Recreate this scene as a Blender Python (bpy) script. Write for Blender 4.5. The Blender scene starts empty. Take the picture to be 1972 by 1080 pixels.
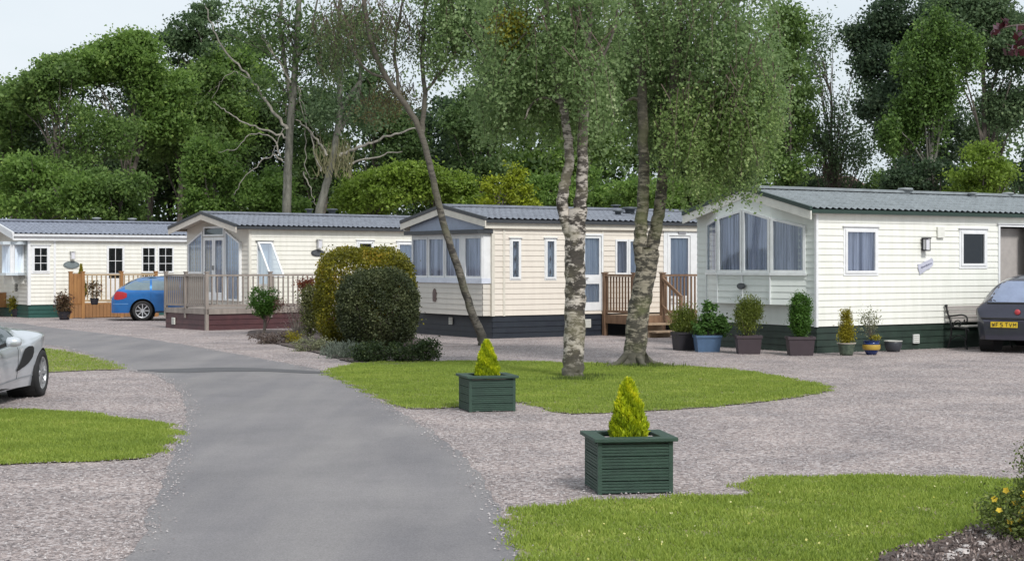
import bpy, math, random
import numpy as np
from mathutils import Vector, Matrix
# ---------------------------------------------------------------- camera, sky, sun
SC = bpy.context.scene
COL = SC.collection
F, CX, HY, H = 3074.0, 986.0, 506.0, 1.76      # focal length, centre and horizon in photo pixels; eye height
cam_d = bpy.data.cameras.new('camera'); cam = bpy.data.objects.new('camera', cam_d); COL.objects.link(cam)
cam.location = (0, 0, H); cam.rotation_euler = (math.radians(90), 0, 0)
cam_d.sensor_width = 36; cam_d.lens = 36*F/1972; cam_d.shift_y = -(540-HY)/1972
cam_d.clip_start = .1; cam_d.clip_end = 3000
SC.camera = cam
SUN_EL, SUN_AZ = math.radians(45), math.radians(27)   # sun behind the camera, to the right
w = bpy.data.worlds.new('World'); SC.world = w; w.use_nodes = True
nt = w.node_tree; nt.nodes.clear()
out = nt.nodes.new('ShaderNodeOutputWorld'); bg = nt.nodes.new('ShaderNodeBackground')
sky = nt.nodes.new('ShaderNodeTexSky'); sky.sky_type = 'NISHITA'; sky.sun_disc = False
sky.sun_elevation = SUN_EL; sky.sun_rotation = math.radians(180)-SUN_AZ
sky.air_density = 1.0; sky.dust_density = 3.0; sky.ozone_density = 1.5
tc = nt.nodes.new('ShaderNodeTexCoord'); cl = nt.nodes.new('ShaderNodeTexNoise')
mp = nt.nodes.new('ShaderNodeMapping'); mp.inputs['Scale'].default_value = (1, 1, 3)
cl.inputs['Scale'].default_value = 2.2; cl.inputs['Detail'].default_value = 6
cr = nt.nodes.new('ShaderNodeValToRGB')
cr.color_ramp.elements[0].position = .3; cr.color_ramp.elements[0].color = (6.2, 7.0, 7.6, 1)
cr.color_ramp.elements[1].position = .7; cr.color_ramp.elements[1].color = (7.9, 8.35, 8.7, 1)
mx = nt.nodes.new('ShaderNodeMixRGB'); mx.inputs[0].default_value = .86
nt.links.new(tc.outputs['Generated'], mp.inputs[0]); nt.links.new(mp.outputs[0], cl.inputs['Vector'])
nt.links.new(cl.outputs['Fac'], cr.inputs[0]); nt.links.new(sky.outputs[0], mx.inputs[1]); nt.links.new(cr.outputs[0], mx.inputs[2])
nt.links.new(mx.outputs[0], bg.inputs[0]); nt.links.new(bg.outputs[0], out.inputs[0])
bg.inputs[1].default_value = .085
sd = bpy.data.lights.new('sun', 'SUN'); sd.energy = 2.1; sd.angle = math.radians(12); sd.color = (1, .975, .94)
so = bpy.data.objects.new('sun', sd); COL.objects.link(so)
sdir = Vector((math.sin(SUN_AZ)*math.cos(SUN_EL), -math.cos(SUN_AZ)*math.cos(SUN_EL), math.sin(SUN_EL)))
so.rotation_euler = sdir.to_track_quat('Z', 'Y').to_euler()
SC.view_settings.view_transform = 'Standard'; SC.view_settings.look = 'None'
SC.view_settings.exposure = .5; SC.view_settings.gamma = 1
SC.cycles.max_bounces = 7; SC.cycles.transparent_max_bounces = 12

def WP(px, py, d):            # a surveyed point: photo pixel at a known distance -> place in the world
    return Vector(((px-CX)*d/F, d, H-(py-HY)*d/F))
def GP(px, py):               # point on the ground
    d = H*F/(py-HY); return Vector(((px-CX)*d/F, d, 0))

# ---------------------------------------------------------------- materials
MATS = {}
def mat(name, col, rough=.6, metal=0, col2=None, scale=6, detail=4, bump=0, bscale=40, coat=0, stretch=None, lo=.35, hi=.65, spec=.5):
    if name in MATS: return MATS[name]
    m = bpy.data.materials.new(name); m.use_nodes = True; n = m.node_tree; b = n.nodes['Principled BSDF']
    b.inputs['Base Color'].default_value = (*col, 1); b.inputs['Roughness'].default_value = rough
    b.inputs['Metallic'].default_value = metal; b.inputs['Coat Weight'].default_value = coat
    b.inputs['Specular IOR Level'].default_value = spec
    tcn = n.nodes.new('ShaderNodeTexCoord'); src = tcn.outputs['Object']
    if stretch:
        mm = n.nodes.new('ShaderNodeMapping'); mm.inputs['Scale'].default_value = stretch; n.links.new(src, mm.inputs[0]); src = mm.outputs[0]
    if col2 is None: col2 = tuple(c*.86 for c in col)
    ns = n.nodes.new('ShaderNodeTexNoise'); ns.inputs['Scale'].default_value = scale; ns.inputs['Detail'].default_value = detail
    ns.inputs['Roughness'].default_value = .65
    r = n.nodes.new('ShaderNodeValToRGB'); r.color_ramp.elements[0].position = lo; r.color_ramp.elements[1].position = hi
    r.color_ramp.elements[0].color = (*col2, 1); r.color_ramp.elements[1].color = (*col, 1)
    n.links.new(src, ns.inputs['Vector']); n.links.new(ns.outputs['Fac'], r.inputs[0]); n.links.new(r.outputs[0], b.inputs['Base Color'])
    if bump:
        n2 = n.nodes.new('ShaderNodeTexNoise'); n2.inputs['Scale'].default_value = bscale; n2.inputs['Detail'].default_value = 3
        bp = n.nodes.new('ShaderNodeBump'); bp.inputs['Strength'].default_value = bump; bp.inputs['Distance'].default_value = .02
        n.links.new(src, n2.inputs['Vector']); n.links.new(n2.outputs['Fac'], bp.inputs['Height']); n.links.new(bp.outputs[0], b.inputs['Normal'])
    MATS[name] = m; return m

def leafmat(name, c1, c2, c3=None, transl=.3, rough=.55):
    if name in MATS: return MATS[name]
    m = bpy.data.materials.new(name); m.use_nodes = True; n = m.node_tree; b = n.nodes['Principled BSDF']
    b.inputs['Roughness'].default_value = rough; b.inputs['Specular IOR Level'].default_value = .35
    a = n.nodes.new('ShaderNodeAttribute'); a.attribute_name = 'tint'
    r = n.nodes.new('ShaderNodeValToRGB'); e = r.color_ramp.elements
    e[0].color = (*c1, 1); e[1].color = (*(c3 or c2), 1)
    if c3: x = e.new(.75); x.color = (*c2, 1)
    n.links.new(a.outputs['Fac'], r.inputs[0]); n.links.new(r.outputs[0], b.inputs['Base Color'])
    t = n.nodes.new('ShaderNodeBsdfTranslucent'); hs = n.nodes.new('ShaderNodeHueSaturation'); hs.inputs['Value'].default_value = 1.5
    n.links.new(r.outputs[0], hs.inputs['Color']); n.links.new(hs.outputs[0], t.inputs[0])
    mx = n.nodes.new('ShaderNodeMixShader'); mx.inputs[0].default_value = transl
    n.links.new(b.outputs[0], mx.inputs[1]); n.links.new(t.outputs[0], mx.inputs[2]); n.links.new(mx.outputs[0], n.nodes['Material Output'].inputs[0])
    MATS[name] = m; return m

def glassmat(name, tint=(.92, .95, 1), refl=.07):
    if name in MATS: return MATS[name]
    m = bpy.data.materials.new(name); m.use_nodes = True; n = m.node_tree; n.nodes.remove(n.nodes['Principled BSDF'])
    g = n.nodes.new('ShaderNodeBsdfGlossy'); g.inputs['Roughness'].default_value = .03; g.inputs[0].default_value = (.8, .86, .95, 1)
    t = n.nodes.new('ShaderNodeBsdfTransparent'); t.inputs[0].default_value = (*tint, 1)
    f = n.nodes.new('ShaderNodeFresnel'); f.inputs[0].default_value = 1.5
    ad = n.nodes.new('ShaderNodeMath'); ad.operation = 'ADD'; ad.inputs[1].default_value = refl; ad.use_clamp = True
    mx = n.nodes.new('ShaderNodeMixShader')
    n.links.new(f.outputs[0], ad.inputs[0]); n.links.new(ad.outputs[0], mx.inputs[0])
    n.links.new(t.outputs[0], mx.inputs[1]); n.links.new(g.outputs[0], mx.inputs[2]); n.links.new(mx.outputs[0], n.nodes['Material Output'].inputs[0])
    MATS[name] = m; return m

# ---------------------------------------------------------------- object helpers
def empty(name, loc, label, cat, rz=0, group=None):
    o = bpy.data.objects.new(name, None); COL.objects.link(o); o.location = loc; o.rotation_euler = (0, 0, rz)
    o.empty_display_size = .2
    o['label'] = label; o['category'] = cat
    if group: o['group'] = group
    return o
class MB:
    def __init__(s): s.v = []; s.f = []
    def quad(s, *p):
        i = len(s.v); s.v += [tuple(q) for q in p]; s.f.append(tuple(range(i, i+len(p)))); return s
    def box(s, x0, x1, y0, y1, z0, z1, M=None):
        c = [(x, y, z) for x in (x0, x1) for y in (y0, y1) for z in (z0, z1)]
        if M: c = [tuple(M(*q)) for q in c]
        i = len(s.v); s.v += c
        for f in ((0,1,3,2), (4,6,7,5), (0,4,5,1), (2,3,7,6), (0,2,6,4), (1,5,7,3)): s.f.append(tuple(i+k for k in f))
        return s
    def prism(s, pts, d0, d1, M):           # polygon (u,z) pulled through out-distance d0..d1
        n = len(pts); i = len(s.v)
        s.v += [tuple(M(u, d0, z)) for u, z in pts] + [tuple(M(u, d1, z)) for u, z in pts]
        s.f.append(tuple(i+k for k in range(n))); s.f.append(tuple(i+n+k for k in reversed(range(n))))
        for k in range(n): s.f.append((i+k, i+(k+1) % n, i+n+(k+1) % n, i+n+k))
        return s
    def bar(s, a, b, w, h=None):
        a, b = Vector(a), Vector(b); h = h or w; t = (b-a).normalized()
        u = t.cross(Vector((0, 0, 1)));  u = Vector((1, 0, 0)) if u.length < .01 else u.normalized(); v = t.cross(u)
        i = len(s.v)
        for p in (a, b):
            for q in ((-1, -1), (1, -1), (1, 1), (-1, 1)): s.v.append(tuple(p+u*q[0]*w/2+v*q[1]*h/2))
        for f in ((3,2,1,0), (4,5,6,7), (0,1,5,4), (1,2,6,5), (2,3,7,6), (3,0,4,7)): s.f.append(tuple(i+k for k in f))
        return s
    def tube(s, pts, rad, n=8, rough=0, rnd=None):
        pts = [Vector(p) for p in pts]; i0 = len(s.v)
        if not hasattr(rad, '__len__'): rad = [rad]*len(pts)
        ref = Vector((.13, 1, .07))
        for k, p in enumerate(pts):
            t = (pts[min(k+1, len(pts)-1)]-pts[max(k-1, 0)]).normalized()
            u = t.cross(ref); u.normalize(); v = t.cross(u)
            for j in range(n):
                a = 2*math.pi*j/n; r = rad[k]*(1+(rnd.uniform(-rough, rough) if rnd else 0))
                s.v.append(tuple(p+u*math.cos(a)*r+v*math.sin(a)*r))
        for k in range(len(pts)-1):
            for j in range(n):
                a = i0+k*n+j; b = i0+k*n+(j+1) % n; s.f.append((a, b, b+n, a+n))
        s.f.append(tuple(i0+j for j in range(n))); s.f.append(tuple(i0+(len(pts)-1)*n+j for j in reversed(range(n))))
        return s
    def lathe(s, prof, n=24, c=(0, 0, 0), axis='z', squash=1):
        i0 = len(s.v)
        for r, z in prof:
            for j in range(n):
                a = 2*math.pi*j/n
                p = (r*math.cos(a), r*math.sin(a)*squash, z)
                if axis == 'y': p = (p[0], z, p[1])
                s.v.append((p[0]+c[0], p[1]+c[1], p[2]+c[2]))
        for k in range(len(prof)-1):
            for j in range(n):
                a = i0+k*n+j; b = i0+k*n+(j+1) % n; s.f.append((a, b, b+n, a+n))
        return s
    def build(s, name, m, parent=None, smooth=False, bevel=0):
        me = bpy.data.meshes.new(name); me.from_pydata(s.v, [], s.f); me.materials.append(m); me.update()
        o = bpy.data.objects.new(name, me); COL.objects.link(o); o.parent = parent
        if smooth: me.shade_smooth()
        if bevel:
            md = o.modifiers.new('bevel', 'BEVEL'); md.width = bevel; md.segments = 2; md.limit_method = 'ANGLE'
        return o
def tag(o, label=None, cat=None, group=None, kind=None):
    if label: o['label'] = label
    if cat: o['category'] = cat
    if group: o['group'] = group
    if kind: o['kind'] = kind
    return o
def npmesh(name, V, nper, m, parent=None, tint=None):     # V: (n*nper,3) separate polygons
    n = len(V)//nper
    me = bpy.data.meshes.new(name); me.vertices.add(len(V)); me.vertices.foreach_set('co', V.astype(np.float32).ravel())
    me.loops.add(len(V)); me.loops.foreach_set('vertex_index', np.arange(len(V), dtype=np.int32))
    me.polygons.add(n); me.polygons.foreach_set('loop_start', np.arange(0, len(V), nper, dtype=np.int32))
    if tint is not None:
        a = me.attributes.new('tint', 'FLOAT', 'FACE'); a.data.foreach_set('value', tint.astype(np.float32))
    me.materials.append(m); me.update(calc_edges=True)
    o = bpy.data.objects.new(name, me); COL.objects.link(o); o.parent = parent; return o

RS = np.random.RandomState
def unit(r, n):
    v = r.normal(size=(n, 3)); return v/np.linalg.norm(v, axis=1)[:, None]
def leaves(C, tint, size, r, aspect=.6, up=None, jitter=.35):
    """diamond leaves about centres C"""
    n = len(C); a = unit(r, n)
    if up is not None: a = a*(1-abs(up))+np.array([0, 0, up]); a /= np.linalg.norm(a, axis=1)[:, None]
    b = np.cross(a, unit(r, n)); b /= (np.linalg.norm(b, axis=1)[:, None]+1e-9)
    s = size*(1+r.uniform(-jitter, jitter, n))[:, None]
    V = np.stack([C-a*s*.5, C+b*s*aspect*.5, C+a*s*.5, C-b*s*aspect*.5], 1).reshape(-1, 3)
    return V
def crown_pts(lobes, n_clump, per, clump_r, r, flat=.6, shell=.55, droop=0):
    """lobes: (cx,cy,cz,rx,ry,rz). clumps of leaves fill the lobes, thicker towards their outside"""
    L = np.array(lobes, float); vol = (L[:, 3]*L[:, 4]*L[:, 5])**(2/3); pk = r.choice(len(L), n_clump, p=vol/vol.sum())
    u = unit(r, n_clump); rad = r.uniform(shell**2, 1, n_clump)**.5
    cc = L[pk, :3]+u*rad[:, None]*L[pk, 3:]
    ct = np.clip(r.normal(.45, .2, n_clump), 0, 1)
    cr_ = clump_r*r.uniform(.6, 1.35, n_clump)
    idx = np.repeat(np.arange(n_clump), per); m = len(idx)
    off = r.normal(size=(m, 3))*.5*cr_[idx][:, None]; off[:, 2] *= flat
    if droop:
        t = r.uniform(0, 1, m)**1.0; sl = (droop*r.uniform(.4, 1.4, n_clump))[idx]
        off[:, 2] -= t*sl; off[:, 0] *= .55; off[:, 1] *= .55
    C = cc[idx]+off; tint = np.clip(ct[idx]*.7+r.uniform(0, .5, m)-.08, 0, 1)
    return C, tint, cc

BARK = mat('bark', (.16, .14, .115), .9, col2=(.06, .05, .042), scale=9, bump=.6, stretch=(1, 1, .25))
BARKG = mat('grey bark', (.19, .185, .155), .9, col2=(.075, .075, .06), scale=7, bump=.5, stretch=(1, 1, .3))
def grown(pts, k=6, wob=.0, rnd=random):
    """finer polyline through pts (Catmull-Rom)"""
    P = [Vector(p) for p in pts]; o = []
    for i in range(len(P)-1):
        a = P[max(i-1, 0)]; b = P[i]; c = P[i+1]; d = P[min(i+2, len(P)-1)]
        for j in range(k):
            t = j/k
            q = .5*((2*b)+(c-a)*t+(2*a-5*b+4*c-d)*t*t+(3*b-a-3*c+d)*t**3)
            if wob and (i or j): q += Vector((rnd.uniform(-wob, wob), rnd.uniform(-wob, wob), rnd.uniform(-wob, wob)))
            o.append(q)
    o.append(P[-1]); return o
def rads(n, r0, r1, flare=0):
    return [r0+(r1-r0)*(i/(n-1))**.8+flare*math.exp(-i/(n-1)*26) for i in range(n)]

# ---------------------------------------------------------------- ground
def gravelmat():
    m = bpy.data.materials.new('gravel'); m.use_nodes = True; n = m.node_tree; b = n.nodes['Principled BSDF']; L = n.links.new
    b.inputs['Roughness'].default_value = .85
    t = n.nodes.new('ShaderNodeTexCoord')
    v = n.nodes.new('ShaderNodeTexVoronoi'); v.inputs['Scale'].default_value = 42; L(t.outputs['Object'], v.inputs['Vector'])
    sep = n.nodes.new('ShaderNodeSeparateColor'); L(v.outputs['Color'], sep.inputs[0])
    r = n.nodes.new('ShaderNodeValToRGB'); e = r.color_ramp.elements
    e[0].color = (.14, .125, .13, 1); e[1].color = (.56, .525, .52, 1); e[0].position = .02; e[1].position = .97
    for p, c in ((.25, (.25, .21, .20)), (.5, (.345, .29, .275)), (.75, (.44, .385, .37))):
        x = e.new(p); x.color = (*c, 1)
    L(sep.outputs[0], r.inputs[0])
    ns = n.nodes.new('ShaderNodeTexNoise'); ns.inputs['Scale'].default_value = .9; ns.inputs['Detail'].default_value = 7; ns.inputs['Roughness'].default_value = .6; L(t.outputs['Object'], ns.inputs['Vector'])
    r2 = n.nodes.new('ShaderNodeValToRGB'); r2.color_ramp.elements[0].position = .3; r2.color_ramp.elements[0].color = (.62, .62, .64, 1)
    r2.color_ramp.elements[1].position = .62; r2.color_ramp.elements[1].color = (1.0, .965, .95, 1); L(ns.outputs['Fac'], r2.inputs[0])
    mx = n.nodes.new('ShaderNodeMixRGB'); mx.blend_type = 'MULTIPLY'; mx.inputs[0].default_value = 1; L(r.outputs[0], mx.inputs[1]); L(r2.outputs[0], mx.inputs[2])
    L(mx.outputs[0], b.inputs['Base Color'])
    bp = n.nodes.new('ShaderNodeBump'); bp.inputs['Distance'].default_value = .012; bp.inputs['Strength'].default_value = .9; bp.invert = True
    L(v.outputs['Distance'], bp.inputs['Height']); L(bp.outputs[0], b.inputs['Normal'])
    MATS['gravel'] = m; return m
GRAVEL = gravelmat()
def roadmat():
    m = mat('asphalt', (.245, .232, .234), .8, col2=(.178, .170, .175), scale=.55, detail=9, bump=.35, bscale=220, lo=.3, hi=.7)
    n = m.node_tree; b = n.nodes['Principled BSDF']; L = n.links.new
    src = b.inputs['Base Color'].links[0].from_socket; t = [x for x in n.nodes if x.type == 'TEX_COORD'][0]
    v = n.nodes.new('ShaderNodeTexNoise'); v.inputs['Scale'].default_value = 90; v.inputs['Detail'].default_value = 2
    L(t.outputs['Object'], v.inputs['Vector'])
    r = n.nodes.new('ShaderNodeValToRGB'); r.color_ramp.elements[0].position = .35; r.color_ramp.elements[0].color = (.8, .8, .8, 1)
    r.color_ramp.elements[1].position = .65; r.color_ramp.elements[1].color = (1.15, 1.15, 1.15, 1); L(v.outputs['Fac'], r.inputs[0])
    mp = n.nodes.new('ShaderNodeMapping'); mp.inputs['Scale'].default_value = (1.1, .16, 1); mp.inputs['Rotation'].default_value = (0, 0, -.25); L(t.outputs['Object'], mp.inputs[0])
    w2 = n.nodes.new('ShaderNodeTexNoise'); w2.inputs['Scale'].default_value = 1.3; w2.inputs['Detail'].default_value = 5; L(mp.outputs[0], w2.inputs['Vector'])
    r3 = n.nodes.new('ShaderNodeValToRGB'); r3.color_ramp.elements[0].position = .38; r3.color_ramp.elements[0].color = (.86, .86, .88, 1); r3.color_ramp.elements[1].position = .62; r3.color_ramp.elements[1].color = (1.06, 1.05, 1.03, 1); L(w2.outputs['Fac'], r3.inputs[0])
    m3 = n.nodes.new('ShaderNodeMixRGB'); m3.blend_type = 'MULTIPLY'; m3.inputs[0].default_value = 1; L(src, m3.inputs[1]); L(r3.outputs[0], m3.inputs[2]); src = m3.outputs[0]
    mx = n.nodes.new('ShaderNodeMixRGB'); mx.blend_type = 'MULTIPLY'; mx.inputs[0].default_value = 1; L(src, mx.inputs[1]); L(r.outputs[0], mx.inputs[2])
    L(mx.outputs[0], b.inputs['Base Color']); return m
ROAD = roadmat()
LAWN = mat('lawn soil', (.17, .20, .06), .9, col2=(.25, .20, .12), scale=1.8, detail=8, bump=.5, bscale=60)
g = MB(); g.quad((-400, -60, 0), (400, -60, 0), (400, 900, 0), (-400, 900, 0)); tag(g.build('ground', GRAVEL), kind='structure')

def wob_poly(px, amp=.05, step=.15, seed=1):
    """outline given as surveyed ground points -> closed, finely wavy outline"""
    rnd = random.Random(seed); P = [GP(*p) if len(p) == 2 else Vector(p) for p in px]; o = []; n = len(P)
    for i in range(n):
        a, b, c, d = P[i-1], P[i], P[(i+1) % n], P[(i+2) % n]
        k = max(2, int((c-b).length/step)); k = min(k, 60)
        for j in range(k):
            t = j/k; q = .5*((2*b)+(c-a)*t+(2*a-5*b+4*c-d)*t*t+(3*b-a-3*c+d)*t**3)
            if (c-b).length > 12: q = b.lerp(c, t)
            o.append(Vector((q.x+rnd.uniform(-amp, amp), q.y+rnd.uniform(-amp, amp), 0)))
    return o
def inside(P, X, Y):
    px = np.array([p.x for p in P]); py = np.array([p.y for p in P]); c = np.zeros(len(X), bool); j = len(P)-1
    for i in range(len(P)):
        k = ((py[i] > Y) != (py[j] > Y)) & (X < (px[j]-px[i])*(Y-py[i])/(py[j]-py[i]+1e-12)+px[i]); c ^= k; j = i
    return c
def sheet(name, P, z, m, kind='structure'):
    import bmesh
    bm = bmesh.new(); vs = [bm.verts.new((p.x, p.y, z)) for p in P]; f = bm.faces.new(vs); bmesh.ops.triangulate(bm, faces=[f])
    for fc in bm.faces:
        if fc.normal.z < 0: fc.normal_flip()
    me = bpy.data.meshes.new(name); bm.to_mesh(me); bm.free(); me.materials.append(m)
    o = bpy.data.objects.new(name, me); COL.objects.link(o); tag(o, kind=kind); return o

road_px = [(225, 1090), (285, 990), (322, 905), (345, 840), (358, 795), (340, 750), (296, 722), (243, 712), (200, 694), (150, 677), (88, 664), (0, 650), (-200, 640),
           (-200, 622), (0, 620), (90, 630), (180, 640), (300, 655), (430, 677), (540, 697), (632, 716), (690, 748), (760, 787), (860, 850), (915, 905), (955, 970), (985, 1030), (1005, 1090)]
RP = [GP(*p) for p in road_px]; RP = RP[:]
RP.insert(0, Vector((-1.9, 2, 0))); RP.append(Vector((.3, 2, 0)))
road_poly = wob_poly([tuple(p) for p in RP], .03, .2, 3)
sheet('road', road_poly, .004, ROAD)
seam_px = [(262, 713), (330, 711), (430, 708), (540, 711), (640, 718), (610, 720), (520, 716), (420, 716), (330, 718)]
sheet('tarmac_seam', wob_poly(seam_px, .02, .2, 5), .008, mat('fresh tarmac', (.095, .093, .098), .7, bump=.3, bscale=150), 'structure')
lawns = {
 'island': [(632, 716), (700, 701), (830, 697), (1000, 697), (1200, 703), (1400, 712), (1540, 734), (1598, 748), (1560, 761), (1450, 776), (1300, 789), (1130, 797), (1075, 795), (1035, 783), (985, 775), (870, 785), (790, 787), (745, 773), (690, 747)],
 'right': [(985, 992), (1090, 975), (1230, 962), (1380, 957), (1450, 953), (1425, 932), (1500, 921), (1700, 918), (1930, 926), (2100, 936), (2200, 1100), (1995, 1350), (1100, 1300), (1030, 1130)],
 'left': [(-120, 788), (0, 790), (130, 795), (250, 808), (328, 825), (337, 840), (310, 868), (270, 884), (130, 890), (0, 895), (-140, 892)],
 'far': [(-200, 662), (0, 668), (88, 672), (160, 684), (238, 709), (180, 713), (90, 718), (0, 724), (-220, 716)],
}
GRASS = leafmat('grass blade', (.15, .215, .035), (.28, .355, .06), (.46, .47, .14), transl=.35, rough=.6)
LP = {}
for k, (nm, px) in enumerate(lawns.items()):
    P = wob_poly(px, .035, .15, 10+k); LP[nm] = P
    sheet('lawn', P, .012, LAWN)
    r = RS(40+k); xs = [p.x for p in P]; ys = [p.y for p in P]
    n = {'island': 230000, 'right': 190000, 'left': 150000, 'far': 60000}[nm]
    X = r.uniform(min(xs)-.1, max(xs)+.1, n); Y = r.uniform(min(ys), max(ys), n)
    ok = inside(P, X+.07*np.sin(Y*9+X*5)+r.normal(0, .05, n), Y+.05*np.sin(X*8)+r.normal(0, .04, n)) & (Y > 8.2)
    bare = np.sin(X*2.9+Y*1.3)*np.sin(Y*3.7-X*1.9)+.6*np.sin(X*11+Y*4)*np.sin(Y*9); ok &= ~((bare > 1.05) & (r.uniform(0, 1, n) < .55)); X, Y = X[ok], Y[ok]; n = len(X)
    hgt = r.uniform(.014, .034, n)*(1+.45*np.sin(X*6+Y*2)*np.sin(Y*7+X)*(r.uniform(0, 1, n) > .3)); a = r.uniform(0, 6.28, n); wd = .007
    pat = .5+.5*np.sin(X*1.7+np.sin(Y*1.1)*2)*np.sin(Y*2.3+X*.7)
    pat = .25*pat+.2*(.5+.5*np.sin(X*5.1+Y*3.3)*np.sin(Y*6.7-X*2.2))
    lx, ly = r.normal(0, .012, n), r.normal(0, .012, n)
    B = np.stack([X, Y, np.full(n, .012)], 1); D = np.stack([np.cos(a)*wd, np.sin(a)*wd, np.zeros(n)], 1)
    T = B+np.stack([lx, ly, hgt], 1)
    V = np.stack([B-D, B+D, T], 1).reshape(-1, 3)
    o = npmesh('grass', V, 3, GRASS, None, np.clip(pat+r.uniform(-.1, .55, n), 0, 1)); tag(o, kind='stuff')
# stones loose on the gravel and along the edges of the road
r = RS(5); n = 60000
Y = 8.8+26*r.uniform(0, 1, n)**1.7; X = (r.uniform(-1.05, 1.05, n))*Y*.33
keep = ~inside(road_poly, X, Y)
for P in LP.values(): keep &= ~inside(P, X, Y)
X, Y = X[keep], Y[keep]
edge = []
for p in road_poly:
    if 8.8 < p.y < 34:
        for _ in range(26): edge.append((p.x+r.normal(0, .09), p.y+r.normal(0, .08)))
for P in LP.values():
    for p in P:
        if 8.8 < p.y < 34:
            for _ in range(5): edge.append((p.x+r.normal(0, .05), p.y+r.normal(0, .05)))
edge = np.array(edge); X = np.r_[X, edge[:, 0]]; Y = np.r_[Y, edge[:, 1]]; n = len(X)
s = r.uniform(.004, .011, n)
C = np.stack([X, Y, .010+s*.3], 1)
base = np.array([[1, 0, 0], [0, 1, 0], [-1, 0, 0], [0, -1, 0], [0, 0, .7], [0, 0, -.6]], float)
F8 = [(0,1,4), (1,2,4), (2,3,4), (3,0,4)]
ang = r.uniform(0, 6.28, n); ca, sa = np.cos(ang), np.sin(ang)
PT = []
for b_ in base:
    q = b_[None, :]*s[:, None]*r.uniform(.6, 1.3, (n, 3)); PT.append(np.stack([q[:, 0]*ca-q[:, 1]*sa, q[:, 0]*sa+q[:, 1]*ca, q[:, 2]], 1)+C)
V = np.concatenate([np.stack([PT[i] for i in f], 1) for f in F8]).reshape(-1, 3)
STONE = leafmat('loose stone', (.14, .125, .125), (.34, .30, .295), (.52, .49, .48), transl=0, rough=.85)
tag(npmesh('gravel_stones', V, 3, STONE, None, np.tile(r.uniform(0, 1, n), 4)), kind='stuff')
# planting bed in the near right corner, and under the hedge
SOIL = mat('bark mulch', (.15, .115, .105), .95, col2=(.05, .038, .035), scale=30, detail=6, bump=1, bscale=70)
bedR = wob_poly([(1695, 1090), (1800, 1055), (1870, 1032), (1925, 1012), (1990, 1000), (2100, 1000), (2160, 1200), (1700, 1200)], .02, .08, 21)
sheet('flower_bed_soil', bedR, .045, SOIL)
bedH = wob_poly([(478, 645), (520, 660), (600, 678), (690, 700), (790, 702), (835, 692), (830, 668), (790, 650), (640, 640), (500, 636)], .04, .2, 22)
sheet('hedge_bed_soil', bedH, .02, SOIL)
r = RS(8); n = 16000; xs = [p.x for p in bedR]; ys = [p.y for p in bedR]
X = r.uniform(min(xs), max(xs), n); Y = r.uniform(min(ys), max(ys), n); ok = inside(bedR, X, Y); X, Y = X[ok], Y[ok]; n = len(X)
C = np.stack([X, Y, .05+r.uniform(0, .03, n)], 1)
tag(npmesh('bark_chippings', leaves(C, None, .026, r, .5), 4, leafmat('bark chip', (.08, .06, .055), (.26, .205, .185), (.55, .5, .48), transl=0, rough=.9), None, r.uniform(0, 1, n)**1.5), kind='stuff')
# daisies and dandelions on the lawn
r = RS(9); X = r.uniform(.3, 4, 260); Y = 9.2+r.uniform(0, 3.4, 260); X = X[:110]; Y = Y[:110]; ok = inside(LP['right'], X, Y); X, Y = X[ok], Y[ok]
C = np.stack([X, Y, np.full(len(X), .038)], 1)
V = leaves(C, None, .016, r, 1, None)
tag(npmesh('lawn_flowers', V, 4, leafmat('lawn flower', (.6, .55, .12), (.7, .68, .4), transl=.2), None, r.uniform(0, 1, len(C))), kind='stuff')

# ---------------------------------------------------------------- caravans
WHITE = mat('white upvc', (.80, .81, .82), .35, col2=(.72, .73, .74))
DARKIN = mat('dark interior', (.02, .02, .022), .8)
GLASS = glassmat('window glass')
GLASSD = glassmat('dark window glass', (.5, .55, .55), .03)
NET = mat('net curtain', (.74, .78, .88), .9, col2=(.27, .30, .39), scale=6, stretch=(2.6, 2.6, .05), lo=.42, hi=.56)  # stripes here and in the pale net paint the shading of folds
NETP = mat('pale net curtain', (.80, .88, .95), .9, col2=(.60, .68, .80), scale=6, stretch=(3, 3, .06), lo=.38, hi=.6)
CHAR = mat('charcoal trim', (.045, .05, .058), .5)
def rooftile(name, col): return mat(name, col, .42, col2=tuple(c*.72 for c in col), scale=5, detail=5, bump=.08, bscale=30, spec=.6)
SIDE = lambda u, o, z: Vector((u, -o, z))
GAB = lambda v, o, z: Vector((-o, v, z))
def plane(a, b):                                   # vertical wall plane through local points a -> b, out to the left-hand side seen from above reversed
    a = Vector((*a, 0)); d = (Vector((*b, 0))-a); L = d.length; d.normalize(); nrm = Vector((d.y, -d.x, 0))
    return (lambda u, o, z: a+d*u+nrm*o+Vector((0, 0, z))), L

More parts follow.
